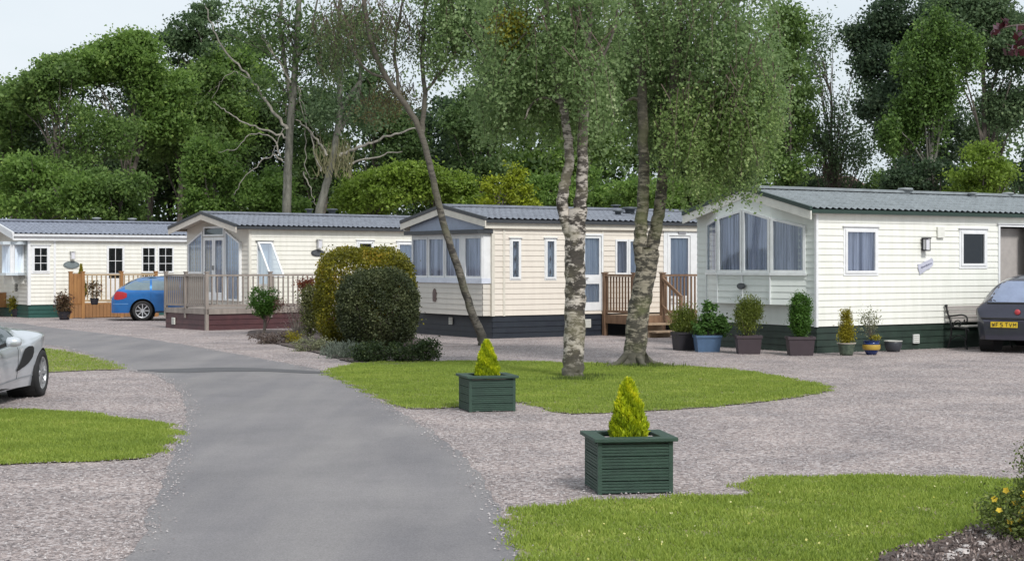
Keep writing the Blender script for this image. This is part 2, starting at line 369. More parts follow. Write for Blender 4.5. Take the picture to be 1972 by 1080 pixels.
def boards(mb, M, u0, u1, z0, z1, openings=(), bh=.127, lap=.014, o0=0):
    z = z0
    while z < z1-1e-4:
        zt = min(z+bh, z1); cuts = sorted({z, zt}|{c for o in openings for c in (o[2], o[3]) if z < c < zt})
        for a, b in zip(cuts, cuts[1:]):
            iv = [(u0, u1)]
            for o in openings:
                if o[2] < b-1e-4 and o[3] > a+1e-4:
                    iv = [q for p, qq in iv for q in ((p, min(qq, o[0])), (max(p, o[1]), qq)) if q[1]-q[0] > 1e-3]
            oa = lap*(1-(a-z)/bh)+o0; ob = lap*(1-(b-z)/bh)+o0
            for p, q in iv:
                mb.quad(M(p, oa, a), M(q, oa, a), M(q, ob, b), M(p, ob, b))
                if abs(a-z) < 1e-6: mb.quad(M(p, o0-.001, a), M(q, o0-.001, a), M(q, oa, a), M(p, oa, a))
        z = zt
def gable_boards(mb, M, W, ze, zr, bh=.127, lap=.014, o0=0, z0=None):
    z = z0 or ze
    s = (zr-ze)/(W/2)
    while z < zr-.01:
        zt = min(z+bh, zr); a = max(0, (z-ze)/s); b = (zt-ze)/s
        mb.quad(M(a, lap+o0, z), M(W-a, lap+o0, z), M(W-b, o0, zt), M(b, o0, zt)); z = zt

def window(parent, M, u0, u1, z0, zl, zr=None, fw=.05, proud=.035, curtain='net', bars=(0, 0), name='window', fmat=None, gmat=None, trim=0, label=None, deep=.05):
    """u0..u1 wide, z0 up to zl (left) / zr (right). Frame > pane, curtain, glazing_bar"""
    zr = zl if zr is None else zr; fmat = fmat or WHITE
    top = lambda u: zl+(zr-zl)*(u-u0)/(u1-u0)
    f = MB()
    f.box(u0, u0+fw, -.06, proud, 0, 1, lambda u, o, z: M(u, o, z0+z*(top(u)-z0)))
    f.box(u1-fw, u1, -.06, proud, 0, 1, lambda u, o, z: M(u, o, z0+z*(top(u)-z0)))
    f.box(u0+fw, u1-fw, -.06, proud-.002, z0, z0+fw, M)
    f.box(u0+fw, u1-fw, -.06, proud-.002, -fw, 0, lambda u, o, z: M(u, o, top(u)+z))
    if trim:
        f.box(u0-trim, u1+trim, 0, .018, z0-trim, z0-.001, M); f.box(u0-trim, u1+trim, 0, .022, zl+.001, zl+trim, M)
        f.box(u0-trim, u0-.001, 0, .018, z0, zl, M); f.box(u1+.001, u1+trim, 0, .018, z0, zl, M)
    if trim: f.box(u0-trim-.03, u1+trim+.03, 0, .055, zl+trim+.002, zl+trim+.016, M)
    w_ = f.build(name, fmat, parent)
    if label: w_['label'] = label
    p = MB(); i0, i1 = u0+fw, u1-fw
    p.quad(M(i0, .005, z0+fw), M(i1, .005, z0+fw), M(i1, .005, top(i1)-fw), M(i0, .005, top(i0)-fw)); p.build('pane', gmat or (GLASS if curtain else GLASSD), w_)
    if curtain:
        c = MB(); n = max(12, int((i1-i0)/.012)); pts = []
        rr = random.Random(int(u0*1000+z0*77)); ph = rr.uniform(0, 6)
        for i in range(n+1):
            u = i0-.02+(i1-i0+.04)*i/n; o = -deep-.012+.02*math.sin(i*.62+ph+.9*math.sin(i*.17))+.007*math.sin(i*1.9)
            pts.append((u, o))
        for (ua, oa), (ub, ob) in zip(pts, pts[1:]):
            c.quad(M(ua, oa, z0), M(ub, ob, z0), M(ub, ob, top(ub)-.02), M(ua, oa, top(ua)-.02))
        c.build('curtain', {'net': NET, 'pale': NETP}[curtain], w_, smooth=True)
    if bars[0] or bars[1]:
        b = MB()
        for i in range(bars[0]):
            u = i0+(i1-i0)*(i+1)/(bars[0]+1); b.box(u-.009, u+.009, .006, .02, z0+fw, top(u)-fw, M)
        for i in range(bars[1]):
            z = z0+fw+(zl-z0-2*fw)*(i+1)/(bars[1]+1); b.box(i0, i1, .007, .018, z-.009, z+.009, M)
        b.build('glazing_bar', fmat, w_)
    return w_

def vents(root, lst, m):
    for (u, y, z, s) in lst:
        v = MB(); v.lathe([(0, z+.07*s), (.12*s, z+.06*s), (.14*s, z+.03*s), (.08*s, z+.02*s), (.07*s, z-.08)], 12, (u, y, 0)); v.build('roof_vent', m, root, True)

def roof(root, L, W, ze, zr, m, oh0=.45, oh1=.2, ov=.13, edge=None, barge=WHITE, tile=.165, course=.27, bargeh=.12, fasc=.16):
    s = (zr-ze)/(W/2); mb = MB(); hw = W/2+ov; nl = max(20, int((L+oh0+oh1)/tile*7)); ncr = int(hw/course)+1
    for sgn in (-1, 1):
        rows = []
        for k in range(ncr):
            for q in (0, .5, 1): rows.append((min((k+q)*course, hw), .028*(1-q) if q else .03))
        rows = [(hw-a, h) for a, h in rows]       # distance from ridge
        i0 = len(mb.v)
        for a, h in rows:
            for i in range(nl+1):
                u = -oh0+(L+oh0+oh1)*i/nl; ph = ((u/tile) % 1)
                wv = .016*(math.sin(ph*2*math.pi)+.35*math.sin(ph*4*math.pi))
                mb.v.append((u, W/2+sgn*a, zr-s*a+.05+h+wv))
        n1 = nl+1
        for k in range(len(rows)-1):
            for i in range(nl):
                p = i0+k*n1+i; mb.f.append((p, p+1, p+1+n1, p+n1) if sgn < 0 else (p+n1, p+n1+1, p+1, p))
    # under-side and ridge
    for sgn in (-1, 1):
        mb.quad((-oh0, W/2, zr+.02), (L+oh1, W/2, zr+.02), (L+oh1, W/2+sgn*hw, zr-s*hw+.02), (-oh0, W/2+sgn*hw, zr-s*hw+.02))
    mb.box(-oh0-.01, L+oh1+.01, W/2-.11, W/2+.11, zr+.07, zr+.125)
    rf = mb.build('roof', m, root)
    edge = edge or CHAR
    e = MB(); f = MB()
    for sgn in (-1, 1):
        y = W/2+sgn*hw; z = zr-s*hw
        e.box(-oh0, L+oh1, min(y, y+sgn*.07), max(y, y+sgn*.07), z-.03, z+.045)       # gutter
        f.box(-oh0+.02, L+oh1-.02, min(y-sgn*.03, y-sgn*.003), max(y-sgn*.03, y-sgn*.003), z-fasc, z-.001)      # fascia
        f.box(-oh0+.02, L+oh1-.02, min(y-sgn*(ov-.02), y-sgn*.031), max(y-sgn*(ov-.02), y-sgn*.031), z-fasc, z-fasc+.02)
    e.build('gutter', edge, rf); f.build('fascia', barge, rf)
    for x0, sg in ((-oh0, -1), (L+oh1, 1)):
        b = MB(); c = MB()
        for sgn in (-1, 1):
            A = (W/2, zr); B = (W/2+sgn*(hw+.07), zr-s*(hw+.07))
            for (mbx, lo, hi, t0, t1) in ((b, -bargeh, .03, 0, .03), (c, .032, .115, -.02, .05)):
                xa, xb = x0+sg*t0, x0+sg*t1
                P = [(A[0], A[1]+lo), (B[0], B[1]+lo), (B[0], B[1]+hi), (A[0], A[1]+hi)]
                i = len(mbx.v); mbx.v += [(xa, y, z) for y, z in P]+[(xb, y, z) for y, z in P]
                mbx.f += [(i, i+1, i+2, i+3), (i+7, i+6, i+5, i+4), (i, i+4, i+5, i+1), (i+1, i+5, i+6, i+2), (i+2, i+6, i+7, i+3), (i+3, i+7, i+4, i)]
        b.build('bargeboard', barge, rf); c.build('verge_trim', edge, rf)
        if sg < 0:                     # soffit under the front overhang
            so_ = MB()
            for sgn in (-1, 1): so_.quad((x0, W/2, zr+.005), (.0, W/2, zr+.005), (0, W/2+sgn*hw, zr-s*hw+.005), (x0, W/2+sgn*hw, zr-s*hw+.005))
            so_.build('soffit', barge, rf)
    return rf

class Van:
    def __init__(s, X, D, th, label, L=10.5, W=3.66, name='caravan'):
        s.X, s.D, s.th, s.L, s.W = X, D, math.radians(th), L, W
        s.root = empty(name, (X, D, 0), label, 'caravan', s.th, 'static caravans around the drive')
        s.c, s.s_ = math.cos(s.th), math.sin(s.th)
    def u(s, px, o=0):             # distance along the side wall of what the photo shows at column px
        k = (px-CX)/F; X, D = s.X+o*s.s_, s.D-o*s.c
        return (k*D-X)/(s.c-k*s.s_)
    def v(s, px, o=0):             # the same along the front gable
        k = (px-CX)/F; X, D = s.X-o*s.c, s.D-o*s.s_
        return (k*D-X)/(-s.s_-k*s.c)
    def zu(s, u, py, o=0): d = s.D-o*s.c+u*s.s_; return H-(py-HY)*d/F
    def zv(s, v, py, o=0): d = s.D-o*s.s_+v*s.c; return H-(py-HY)*d/F
    def shell(s, wall, wallg, skirt, zs, ze, zr, so=(), go=(), bh=.127, skh=.13, skm=.02):
        L, W, r = s.L, s.W, s.root
        m = MB(); boards(m, SIDE, 0, L, zs, ze, so, bh); m.build('wall', wall, r)
        m = MB(); boards(m, GAB, 0, W, zs, ze, go, bh); gable_boards(m, GAB, W, ze, zr, bh); m.build('gable_wall', wallg, r)
        back = MB(); B = lambda u, o, z: Vector((u, W+o, z)); boards(back, B, 0, L, zs, ze, (), bh)
        E = lambda v, o, z: Vector((L+o, v, z)); boards(back, E, 0, W, zs, ze, (), bh); gable_boards(back, E, W, ze, zr, bh)
        back.build('rear_wall', wall, r)
        k = MB(); boards(k, SIDE, 0, L, 0, zs-.012, (), skh, .016, -skm); boards(k, GAB, 0, W, 0, zs-.012, (), skh, .016, -skm)
        boards(k, lambda u, o, z: Vector((u, W+o, z)), 0, L, 0, zs, (), skh, .016, -skm)
        boards(k, lambda v, o, z: Vector((L+o, v, z)), 0, W, 0, zs, (), skh, .016, -skm); k.build('skirting', skirt, r)
        fl = MB(); fl.box(.03, L-.03, .03, W-.03, zs-.01, zs+.02); fl.build('floor', DARKIN, r)
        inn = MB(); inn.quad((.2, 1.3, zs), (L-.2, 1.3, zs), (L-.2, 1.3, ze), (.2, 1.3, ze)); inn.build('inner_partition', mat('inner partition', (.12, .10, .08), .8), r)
    def trim(s, zs, ze, us=(), m=None, w=.05):
        t = MB(); t.box(-.022, w, -.024, .001, zs-.01, ze-.002); t.box(-.023, -.0005, .001, w, zs-.01, ze-.002)
        t.build('corner_trim', m or WHITE, s.root)
        for u in us:
            t = MB(); t.box(u-w/2, u+w/2, -.024, .0, zs-.01, ze-.003); t.build('wall_joint_trim', m or WHITE, s.root)

def oval(root, M, u, z, a, b, m, t=.02, name='name_plaque', inner=None):
    p = MB(); n = 28; p.prism([(u+a*math.cos(2*math.pi*k/n), z+b*math.sin(2*math.pi*k/n)) for k in range(n)], .012, .012+t, M)
    o = p.build(name, m, root)
    if inner:
        q = MB(); q.prism([(u+.0+a*.78*math.cos(2*math.pi*k/n), z+b*.7*math.sin(2*math.pi*k/n)) for k in range(n)], .012+t, .016+t, M); q.build('plaque_field', inner, o)
    return o
def vent(root, M, u, z, a=.08, b=.08, m=None, name='skirt_vent', o=0):
    p = MB(); p.box(u-a, u+a, o, o+.03, z-b, z+b, M); q = p.build(name, m or mat('vent cream', (.72, .72, .66), .5), root)
    s = MB()
    for k in range(4): zz = z-b*.7+k*b*1.4/3; s.box(u-a*.8, u+a*.8, o+.03, o+.036, zz-.008, zz+.008, M)
    s.build('vent_slat', mat('vent slat', (.4, .4, .37), .6), q); return q
def lantern(root, M0, u0_, z, m, gm):
    M = lambda u, o, zz: M0(u0_+(u-u0_)*1.5, o*1.1, z+(zz-z)*1.15); u = u0_
    a = MB(); a.box(u-.03, u+.03, 0, .03, z-.1, z+.1, M); a.box(u-.012, u+.012, .03, .12, z+.09, z+.11, M)
    a.box(u-.055, u+.055, .035, .145, z+.10, z+.125, M); a.box(u-.045, u+.045, .045, .135, z-.115, z-.095, M)
    for du in (-.045, .037):
        for o in (.045, .127): a.box(u+du, u+du+.008, o, o+.008, z-.095, z+.10, M)
    l = a.build('wall_lantern', m, root); b = MB(); b.box(u-.034, u+.034, .054, .125, z-.09, z+.095, M); b.build('lantern_glass', gm, l); return l

GREY_T = rooftile('slate blue roof tile', (.235, .255, .30))
# --- caravan 4, nearest, right
V4 = Van(5.92, 31.05, 32.3, 'nearest cream caravan at right with green skirt, bay gable and grey car in front', L=10.6)
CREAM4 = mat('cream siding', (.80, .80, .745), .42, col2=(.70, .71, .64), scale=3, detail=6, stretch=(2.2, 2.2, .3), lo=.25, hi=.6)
CREAM4G = mat('shaded cream gable siding', (.70, .74, .70), .5, col2=(.65, .69, .65), scale=3, detail=6, stretch=(2.2, 2.2, .3), lo=.25, hi=.6)  # darker, greyer copy of the cream; the gable's dimmer light is in the colour
GRN = mat('dark green skirting', (.022, .042, .03), .55, col2=(.014, .027, .02), scale=4)
v = V4; zs, ze, zr = .52, 2.77, 3.21
def sw(v, a, b, t, bt, o=0):      # side-wall rectangle from photo columns/rows
    ua, ub = v.u(a), v.u(b); return ua, ub, v.zu((ua+ub)/2, bt), v.zu((ua+ub)/2, t)
w1 = sw(v, 1627, 1687, 442, 526); w2 = sw(v, 1850, 1897, 446, 512); dr = sw(v, 1924, 1978, 437, 640); dr = (dr[0], dr[0]+.82, .56, dr[3])
v.shell(CREAM4, CREAM4G, GRN, zs, ze, zr, so=[w1, w2, dr])
v.trim(zs, ze, (), WHITE, .035)
roof(v.root, v.L, v.W, ze, zr, rooftile('grey roof tile', (.26, .29, .305)), oh0=.26, ov=.08, fasc=.045, edge=mat('dark green gutter', (.02, .045, .035), .4), barge=mat('cream barge', (.74, .74, .68), .45), bargeh=.14)
window(v.root, SIDE, *w1[:4], trim=.05)
window(v.root, SIDE, *w2[:4], curtain=None, trim=.055)
# open doorway
d = MB(); u0, u1, z0, z1 = dr
for a, b in ((u0-.05, u0), (u1, u1+.05)): d.box(a, b, -.02, .035, z0, z1+.05, SIDE)
d.box(u0, u1, -.02, .034, z1, z1+.05, SIDE); d.box(u0-.09, u1+.09, 0, .06, z1+.055, z1+.07, SIDE)
dd = d.build('door_frame', WHITE, v.root)
d = MB(); d.box(u1-.05, u1-.01, .04, .8, z0+.02, z1-.02, SIDE); x = d.build('open_door', WHITE, dd)
d = MB(); d.tube([SIDE(u1-.05, .7, 1.55), SIDE(u1-.09, .7, 1.55), SIDE(u1-.09, .6, 1.55)], .01, 6); d.build('handle', mat('steel', (.5, .5, .5), .3, 1), x)
d = MB(); d.box(u0-.02, u0-.001, -1.1, -.02, z0, z1, SIDE); d.box(u0+.06, u1+.3, -.22, -.19, z0, z1-.03, SIDE); d.box(u1+.3, u1+.32, -.9, -.03, z0, z1, SIDE)
d.build('lobby_wall', mat('lobby wall', (.42, .39, .37), .8), dd)
# step box and lights on the side wall
lu = v.u(1777); lantern(v.root, SIDE, lu, v.zu(lu, 471), mat('black lamp metal', (.012, .012, .02), .4), mat('frosted lamp glass', (.7, .7, .75), .3))
bu = v.u(1809); b = MB(); b.box(bu-.1, bu+.1, .012, .06, v.zu(bu, 458), v.zu(bu, 437), SIDE); b.build('junction_box', mat('cream plastic', (.8, .8, .74), .4), v.root, bevel=.006)
# tilted house name sign: pale slate board with a wavy lower edge and blue-grey script
su = v.u(1781); sz = v.zu(su, 511)
def SG(u, o, z): c_, s__ = math.cos(.30), math.sin(.30); return SIDE(su+u*c_-z*s__, o, sz+u*s__+z*c_)
sg = MB(); sg.prism([(-.215, -.125), (-.1, -.115), (0, -.09), (.1, -.095), (.2, -.055), (.235, .02), (.215, .095), (.12, .08), (0, .085), (-.12, .07), (-.21, .09), (-.225, 0)], .014, .03, SG)
sgo = sg.build('name_sign', mat('pale lilac sign', (.52, .53, .62), .5), v.root)
sc_ = MB(); rr = random.Random(4); x = -.15
while x < .17:                     # cursive strokes, illegible as in the photograph
    h = rr.choice((.022, .03, .05)); w_ = rr.uniform(.016, .028)
    pts = [SG(x+w_*math.cos(t)*.55+t*.003, .033, -.005+h*.5*math.sin(t)) for t in np.linspace(0, 6.2, 9)]; sc_.tube(pts, .0038, 4); x += w_+.006
sc_.build('sign_lettering', mat('blue grey lettering', (.22, .23, .33), .5), sgo)
su2 = v.u(1763); vent(v.root, SIDE, su2, v.zu(su2, 652), .085, .09, mat('white vent', (.75, .77, .74), .5))
# bay of the front gable
def bay(v, ys, depth, z0, zw0, ztop, zt, wallm, wins, frame=.05, curtain='net', proud=.03, capm=None):
    """ys: the four footprint stations; ztop(y) roof line of the bay"""
    y0, y1, y2, y3 = ys
    segs = [((0, y3), (-depth, y2)), ((-depth, y2), (-depth, y1)), ((-depth, y1), (0, y0))]
    m = MB(); pls = []
    for a, b in segs:
        M, L = plane(a, b); pls.append((M, L, a, b))
        boards(m, M, 0, L, z0, zw0, (), .127, .012)
    b_ = MB()
    P = [(0, y3), (-depth, y2), (-depth, y1), (0, y0)]
    b_.quad(*[(x, y, z0+.0) for x, y in P])
    m.v, m.f = m.v, m.f
    base = m.build('bay_panel', wallm, v.root); b_.build('bay_floor', wallm, base)
    return pls, base
dp = .27; ys4 = (v.v(1554), v.v(1484, dp), v.v(1383, dp), v.v(1362)); ya4, yb4, yc4, yd4 = ys4; ym4 = v.v(1431, dp); z0b, zw0 = .93, 1.56
rl4 = lambda y: 3.21-(3.21-2.77)*abs(y-1.83)/1.83            # roof line
pls, bpan = bay(v, ys4, dp, z0b, zw0, None, None, CREAM4G, None)
fr4 = mat('sage white frame', (.76, .79, .79), .4)
hA, hR, hL = v.zv(ym4, 403, dp), v.zv(ya4, 434), v.zv(yd4, 431)
h4 = lambda y: hA-(hA-hR)*(ym4-y)/(ym4-ya4) if y < ym4 else hA-(hA-hL)*(y-ym4)/(yd4-ym4)
(Ma, La, a, b), (Mb, Lb, a2, b2), (Mc, Lc, a3, b3) = pls
window(v.root, Ma, .02, La-.01, zw0, h4(yd4), h4(yc4), fw=.055, fmat=fr4)
mid = yc4-ym4
window(v.root, Mb, .01, mid-.012, zw0, h4(yc4), h4(ym4), fw=.055, fmat=fr4)
window(v.root, Mb, mid+.012, Lb-.01, zw0, h4(ym4), h4(yb4), fw=.055, fmat=fr4)
window(v.root, Mc, .01, Lc-.02, zw0, h4(yb4), h4(ya4), fw=.055, fmat=fr4)
q = MB()                                                      # wall above the bay windows up to the soffit
for M_, L_, ya, yb in ((Ma, La, yd4, yc4), (Mb, Lb, yc4, yb4), (Mc, Lc, yb4, ya4)):
    steps = [ya, ym4, yb] if ya > ym4 > yb else [ya, yb]
    for p, s2 in zip(steps, steps[1:]):
        up, us = (ya-p)/(ya-yb)*L_, (ya-s2)/(ya-yb)*L_
        q.quad(M_(up, .004, h4(p)), M_(us, .004, h4(s2)), M_(us, .004, rl4(s2)+.0), M_(up, .004, rl4(p)+.0))
q.build('bay_header', CREAM4G, v.root)
t = MB()
for M_, L_ in ((Ma, La), (Mb, Lb), (Mc, Lc)): t.box(.0, L_, .0, .05, zw0-.05, zw0-.002, M_)
for M_, L_, uu in ((Ma, La, 0), (Mb, Lb, 0), (Mc, Lc, 0), (Mb, Lb, mid)): t.box(uu-.012, uu+.012, .0, .034, z0b, zw0-.051, M_)
t.build('bay_sill', fr4, bpan)
oval(v.root, lambda u, o, z: Mb(u, o+.03, z), mid, v.zv(1.7, 551, dp), .125, .062, CHAR, inner=mat('plaque grey', (.09, .10, .11), .5))
vents(v.root, [(v.u(1500)+.4, 1.5, 3.28, 1.1), (4.3, 1.8, 3.31, 1.3), (7.6, 1.8, 3.31, 1.0), (6.2, 1.6, 3.28, .8)], mat('roof vent grey', (.25, .27, .28), .5))

# --- caravan 3, middle
V3 = Van(-.46, 37.04, 33.5, 'beige caravan in the middle with black skirt, pediment bay window and timber decking', L=8.6)
v = V3; zs, ze, zr = .53, 2.73, 3.05
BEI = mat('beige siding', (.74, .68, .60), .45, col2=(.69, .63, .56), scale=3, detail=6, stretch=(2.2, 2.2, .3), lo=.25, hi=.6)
BEIG = mat('shaded beige gable', (.64, .60, .54), .45, col2=(.59, .555, .50), scale=3, detail=6, stretch=(2.2, 2.2, .3), lo=.25, hi=.6)  # beige darkened for the gable, its shade put into the colour
BLK = mat('black skirting', (.014, .018, .028), .45, col2=(.02, .026, .036), scale=4)
n1 = sw(v, 983, 1001, 461, 537); n2 = sw(v, 1050, 1069, 461, 537); d3 = sw(v, 1122, 1157, 454, 594); d3 = (d3[0], d3[1], .6, d3[3])
w3 = sw(v, 1184, 1234, 461, 529); fd = sw(v, 1287, 1328, 454, 600); fd = (fd[0], fd[1], .56, fd[3])
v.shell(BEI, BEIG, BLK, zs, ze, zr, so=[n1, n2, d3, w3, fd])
v.trim(zs, ze, (v.u(970), v.u(1160)), mat('beige trim', (.70, .66, .58), .45), .06)
roof(v.root, v.L, v.W, ze, zr, GREY_T, oh0=.26, ov=.08, barge=mat('beige barge', (.72, .68, .60), .45))
for nn in (n1, n2):
    ww = window(v.root, SIDE, *nn[:4], fw=.045, curtain='pale', trim=.03, name='narrow_window')
    k = MB()
    for j in range(3):
        zc = nn[2]+(nn[3]-nn[2])*(j+.5)/3; uc = (nn[0]+nn[1])/2
        k.prism([(uc, zc-.10), (uc+.022, zc), (uc, zc+.10), (uc-.022, zc)], .008, .011, SIDE)
    k.build('lead_motif', mat('lead motif', (.06, .065, .08), .5), ww)
# half-glazed door
def glazed_door(v, d3, split=.42, m=WHITE, curtain='pale', name='door'):
    u0, u1, z0, z1 = d3; f = MB()
    f.box(u0-.05, u0, -.02, .04, z0, z1+.05, SIDE); f.box(u1, u1+.05, -.02, .04, z0, z1+.05, SIDE); f.box(u0, u1, -.02, .039, z1, z1+.05, SIDE)
    fr = f.build('door_frame', m, v.root); zm = z0+(z1-z0)*split
    dr_ = MB(); dr_.box(u0+.01, u1-.01, -.035, .02, zm-.06, zm+.06, SIDE); D = dr_.build(name, m, v.root); dr_ = MB(); dr_.box(u0+.01, u1-.01, -.035, .02, z0+.01, z0+.16, SIDE); dr_.build('kick_board', m, D)
    window(D, SIDE, u0+.01, u1-.01, z0+.16, zm-.06, fw=.05, proud=.02, curtain=curtain, name='lower_light', fmat=m)
    window(D, SIDE, u0+.01, u1-.01, zm+.06, z1-.01, fw=.05, proud=.02, curtain=curtain, name='upper_light', fmat=m)
    h = MB(); h.box(u0+.03, u0+.05, .02, .06, zm+.02, zm+.04, SIDE); h.box(u0+.03, u0+.13, .05, .065, zm+.02, zm+.04, SIDE); h.build('handle', mat('steel', (.5, .5, .5), .3, 1), D)
glazed_door(v, d3)
um = (w3[0]+w3[1])/2
window(v.root, SIDE, w3[0], um-.005, w3[2], w3[3], trim=0, curtain='net'); window(v.root, SIDE, um+.005, w3[1], w3[2], w3[3], curtain='pale')
# white panel round the patio door
p = MB(); a, b = v.u(1277), v.u(1345)
p.box(a, fd[0]-.051, .016, .024, zs+.01, ze-.16, SIDE); p.box(fd[1]+.051, b, .016, .024, zs+.01, ze-.16, SIDE); p.box(fd[0]-.051, fd[1]+.051, .016, .024, fd[3]+.051, ze-.16, SIDE)
p.build('patio_panel', WHITE, v.root)
lb = MB(); lb.box((a+b)/2-.12, (a+b)/2+.12, .024, .06, ze-.25, ze-.2, SIDE); lb.build('bulkhead_light', mat('grey plastic', (.3, .3, .32), .5), v.root)
glazed_door(v, fd, split=.02+.12, curtain='pale', name='patio_door')
for px in (800, 869): vv = v.v(px+0); vent(v.root, GAB, vv, .36 if px > 810 else .40, .075, .085)
uu = v.u(1131); vent(v.root, SIDE, uu, .3, .09, .1)
# the bay: four lights under a charcoal strip and a blue-grey pediment
dp = .22; yA, yB = v.v(943, dp), v.v(795, dp); yA = max(yA, .06); yB = min(yB, v.W-.1)
MB3 = lambda u, o, z: Vector((-dp-o, yB-u, z)); LB3 = yB-yA
zb0 = v.zv(1.5, 535, dp); zb1 = v.zv(1.5, 456, dp)
m = MB(); boards(m, MB3, 0, LB3, zs, zb0-.12, (), .127, .012)
for yy, sg in ((yA, -1), (yB, 1)):
    M_ = (lambda yy, sg: (lambda u, o, z: Vector((-u, yy+sg*o, z))))(yy, sg); boards(m, M_, 0, dp, zs, zb0-.12, (), .127, .012)
base = m.build('bay_panel', BEIG, v.root)
m = MB(); m.box(-.03, LB3+.03, -dp, .05, zb0-.12, zb0-.001, MB3); m.build('bay_sill', mat('pale blue sill', (.70, .74, .84), .4), base)
su_ = lambda px: yB-v.v(px, dp)
cols = [(795, 825.5), (826.5, 857.5), (858.5, 889), (896, 941)]
for i, (a, b) in enumerate(cols):
    ua, ub = max(su_(a), .0), min(su_(b), LB3-.0); window(v.root, MB3, ua, ub, zb0, zb1, fw=.05, curtain='net')
m = MB(); m.box(0, LB3, -dp, -.17, zb0, zb1, MB3); m.box(su_(889), su_(896), -.03, .03, zb0, zb1, MB3); m.box(0, LB3, -dp, .03, zb1+.001, zb1+.06, MB3); m.box(-.001, .0-.02, -dp, -.0, zb0, zb1, MB3); m.box(LB3+.001, LB3+.02, -dp, 0, zb0, zb1, MB3); m.build('bay_frame', WHITE, base)
zc = zb1+.062
m = MB(); m.box(-.10, LB3+.10, -dp, .2, zc, zc+.09, MB3); m.build('bay_canopy', CHAR, v.root)
BLUEG = mat('blue grey pediment', (.34, .39, .50), .5)
m = MB(); W = v.W
m.prism([(.12, zc+.1), (W-.12, zc+.1), (W-.12, ze+.03), (W/2, zr-.02), (.12, ze+.03)], .03, .16, lambda u, o, z: Vector((-o, u, z))); m.build('pediment', BLUEG, v.root)
# shield shaped badge
m = MB(); uc = LB3-(v.v(838, dp)-yA); uc = su_(838); zz = v.zv(1.5, 569, dp)
m.prism([(uc-.07, zz-.15), (uc+.07, zz-.15), (uc+.08, zz+.05), (uc+.05, zz+.13), (uc, zz+.16), (uc-.05, zz+.13), (uc-.08, zz+.05)], .012, .03, MB3); m.build('badge', mat('bronze badge', (.16, .11, .10), .5), v.root)
vents(v.root, [(v.u(1270), 1.2, 3.08, 1.6), (v.u(1262)-.4, 1.0, 3.02, 1.0), (5, 1.85, 3.2, 1)], mat('roof vent dark', (.06, .07, .08), .5))

# --- caravan 2, centre left
V2 = Van(-7.25, 44.1, 39, 'cream caravan with a tall glazed gable behind the grey picket deck', L=10.4)
v = V2; zs, ze, zr = .58, 2.74, 3.10
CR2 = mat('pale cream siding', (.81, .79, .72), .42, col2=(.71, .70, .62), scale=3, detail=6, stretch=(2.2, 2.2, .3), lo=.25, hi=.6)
CR2G = mat('shaded cream gable', (.66, .62, .55), .45, col2=(.61, .575, .51), scale=3)  # the cream siding darkened to paint the gable's shade
wo = sw(v, 494, 522, 467, 549); wk = sw(v, 689, 717, 466, 512); wl = sw(v, 766, 800, 468, 548)
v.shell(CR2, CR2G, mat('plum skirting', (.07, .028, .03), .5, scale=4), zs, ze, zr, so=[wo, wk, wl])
v.trim(zs, ze, (), mat('cream trim', (.78, .75, .67), .45), .04)
roof(v.root, v.L, v.W, ze, zr, GREY_T, oh0=.5, ov=.1, fasc=.05, barge=mat('taupe barge', (.62, .57, .50), .5))
window(v.root, SIDE, *wk, curtain=None, trim=.05); window(v.root, SIDE, *wl, curtain='pale', trim=.05)
# top-hung window standing open
u0, u1, z0, z1 = wo; f = MB()
for a, b in ((u0, u0+.04), (u1-.04, u1)): f.box(a, b, -.05, .03, z0, z1, SIDE)
f.box(u0+.04, u1-.04, -.05, .03, z0, z0+.04, SIDE); f.box(u0+.04, u1-.04, -.05, .03, z1-.04, z1, SIDE); fo = f.build('open_window', WHITE, v.root)
c_, s__ = math.cos(.62), math.sin(.62); OP = lambda u, o, z: SIDE(u, .04+(z1-z)*s__+o*c_, z1-(z1-z)*c_+o*s__)
f = MB(); 
for a, b in ((u0, u0+.05), (u1-.05, u1)): f.box(a, b, 0, .03, z0, z1, OP)
f.box(u0+.05, u1-.05, 0, .03, z0, z0+.05, OP); f.box(u0+.05, u1-.05, 0, .03, z1-.05, z1, OP); sh = f.build('sash', WHITE, fo)
f = MB(); f.quad(OP(u0+.05, .015, z0+.05), OP(u1-.05, .015, z0+.05), OP(u1-.05, .015, z1-.05), OP(u0+.05, .015, z1-.05)); f.build('pane', glassmat('bright sash glass', (.8, .88, .9), .5), sh)
f = MB(); f.box(u0-.04, u1+.06, 0, .06, z1+.03, z1+.05, SIDE); f.build('drip_rail', CHAR, fo)
f = MB(); f.quad(SIDE(u0, -.1, z0), SIDE(u1, -.1, z0), SIDE(u1, -.12, z1), SIDE(u0, -.12, z1)); f.build('curtain', NETP, fo)
uu = v.u(612); lantern(v.root, SIDE, uu, v.zu(uu, 470), mat('white lamp metal', (.62, .62, .6), .4), mat('frosted lamp glass', (.7, .7, .75), .3))
uu = v.u(611); oval(v.root, SIDE, uu, v.zu(uu, 487), .22, .095, CHAR, inner=mat('plaque grey', (.09, .10, .11), .5))
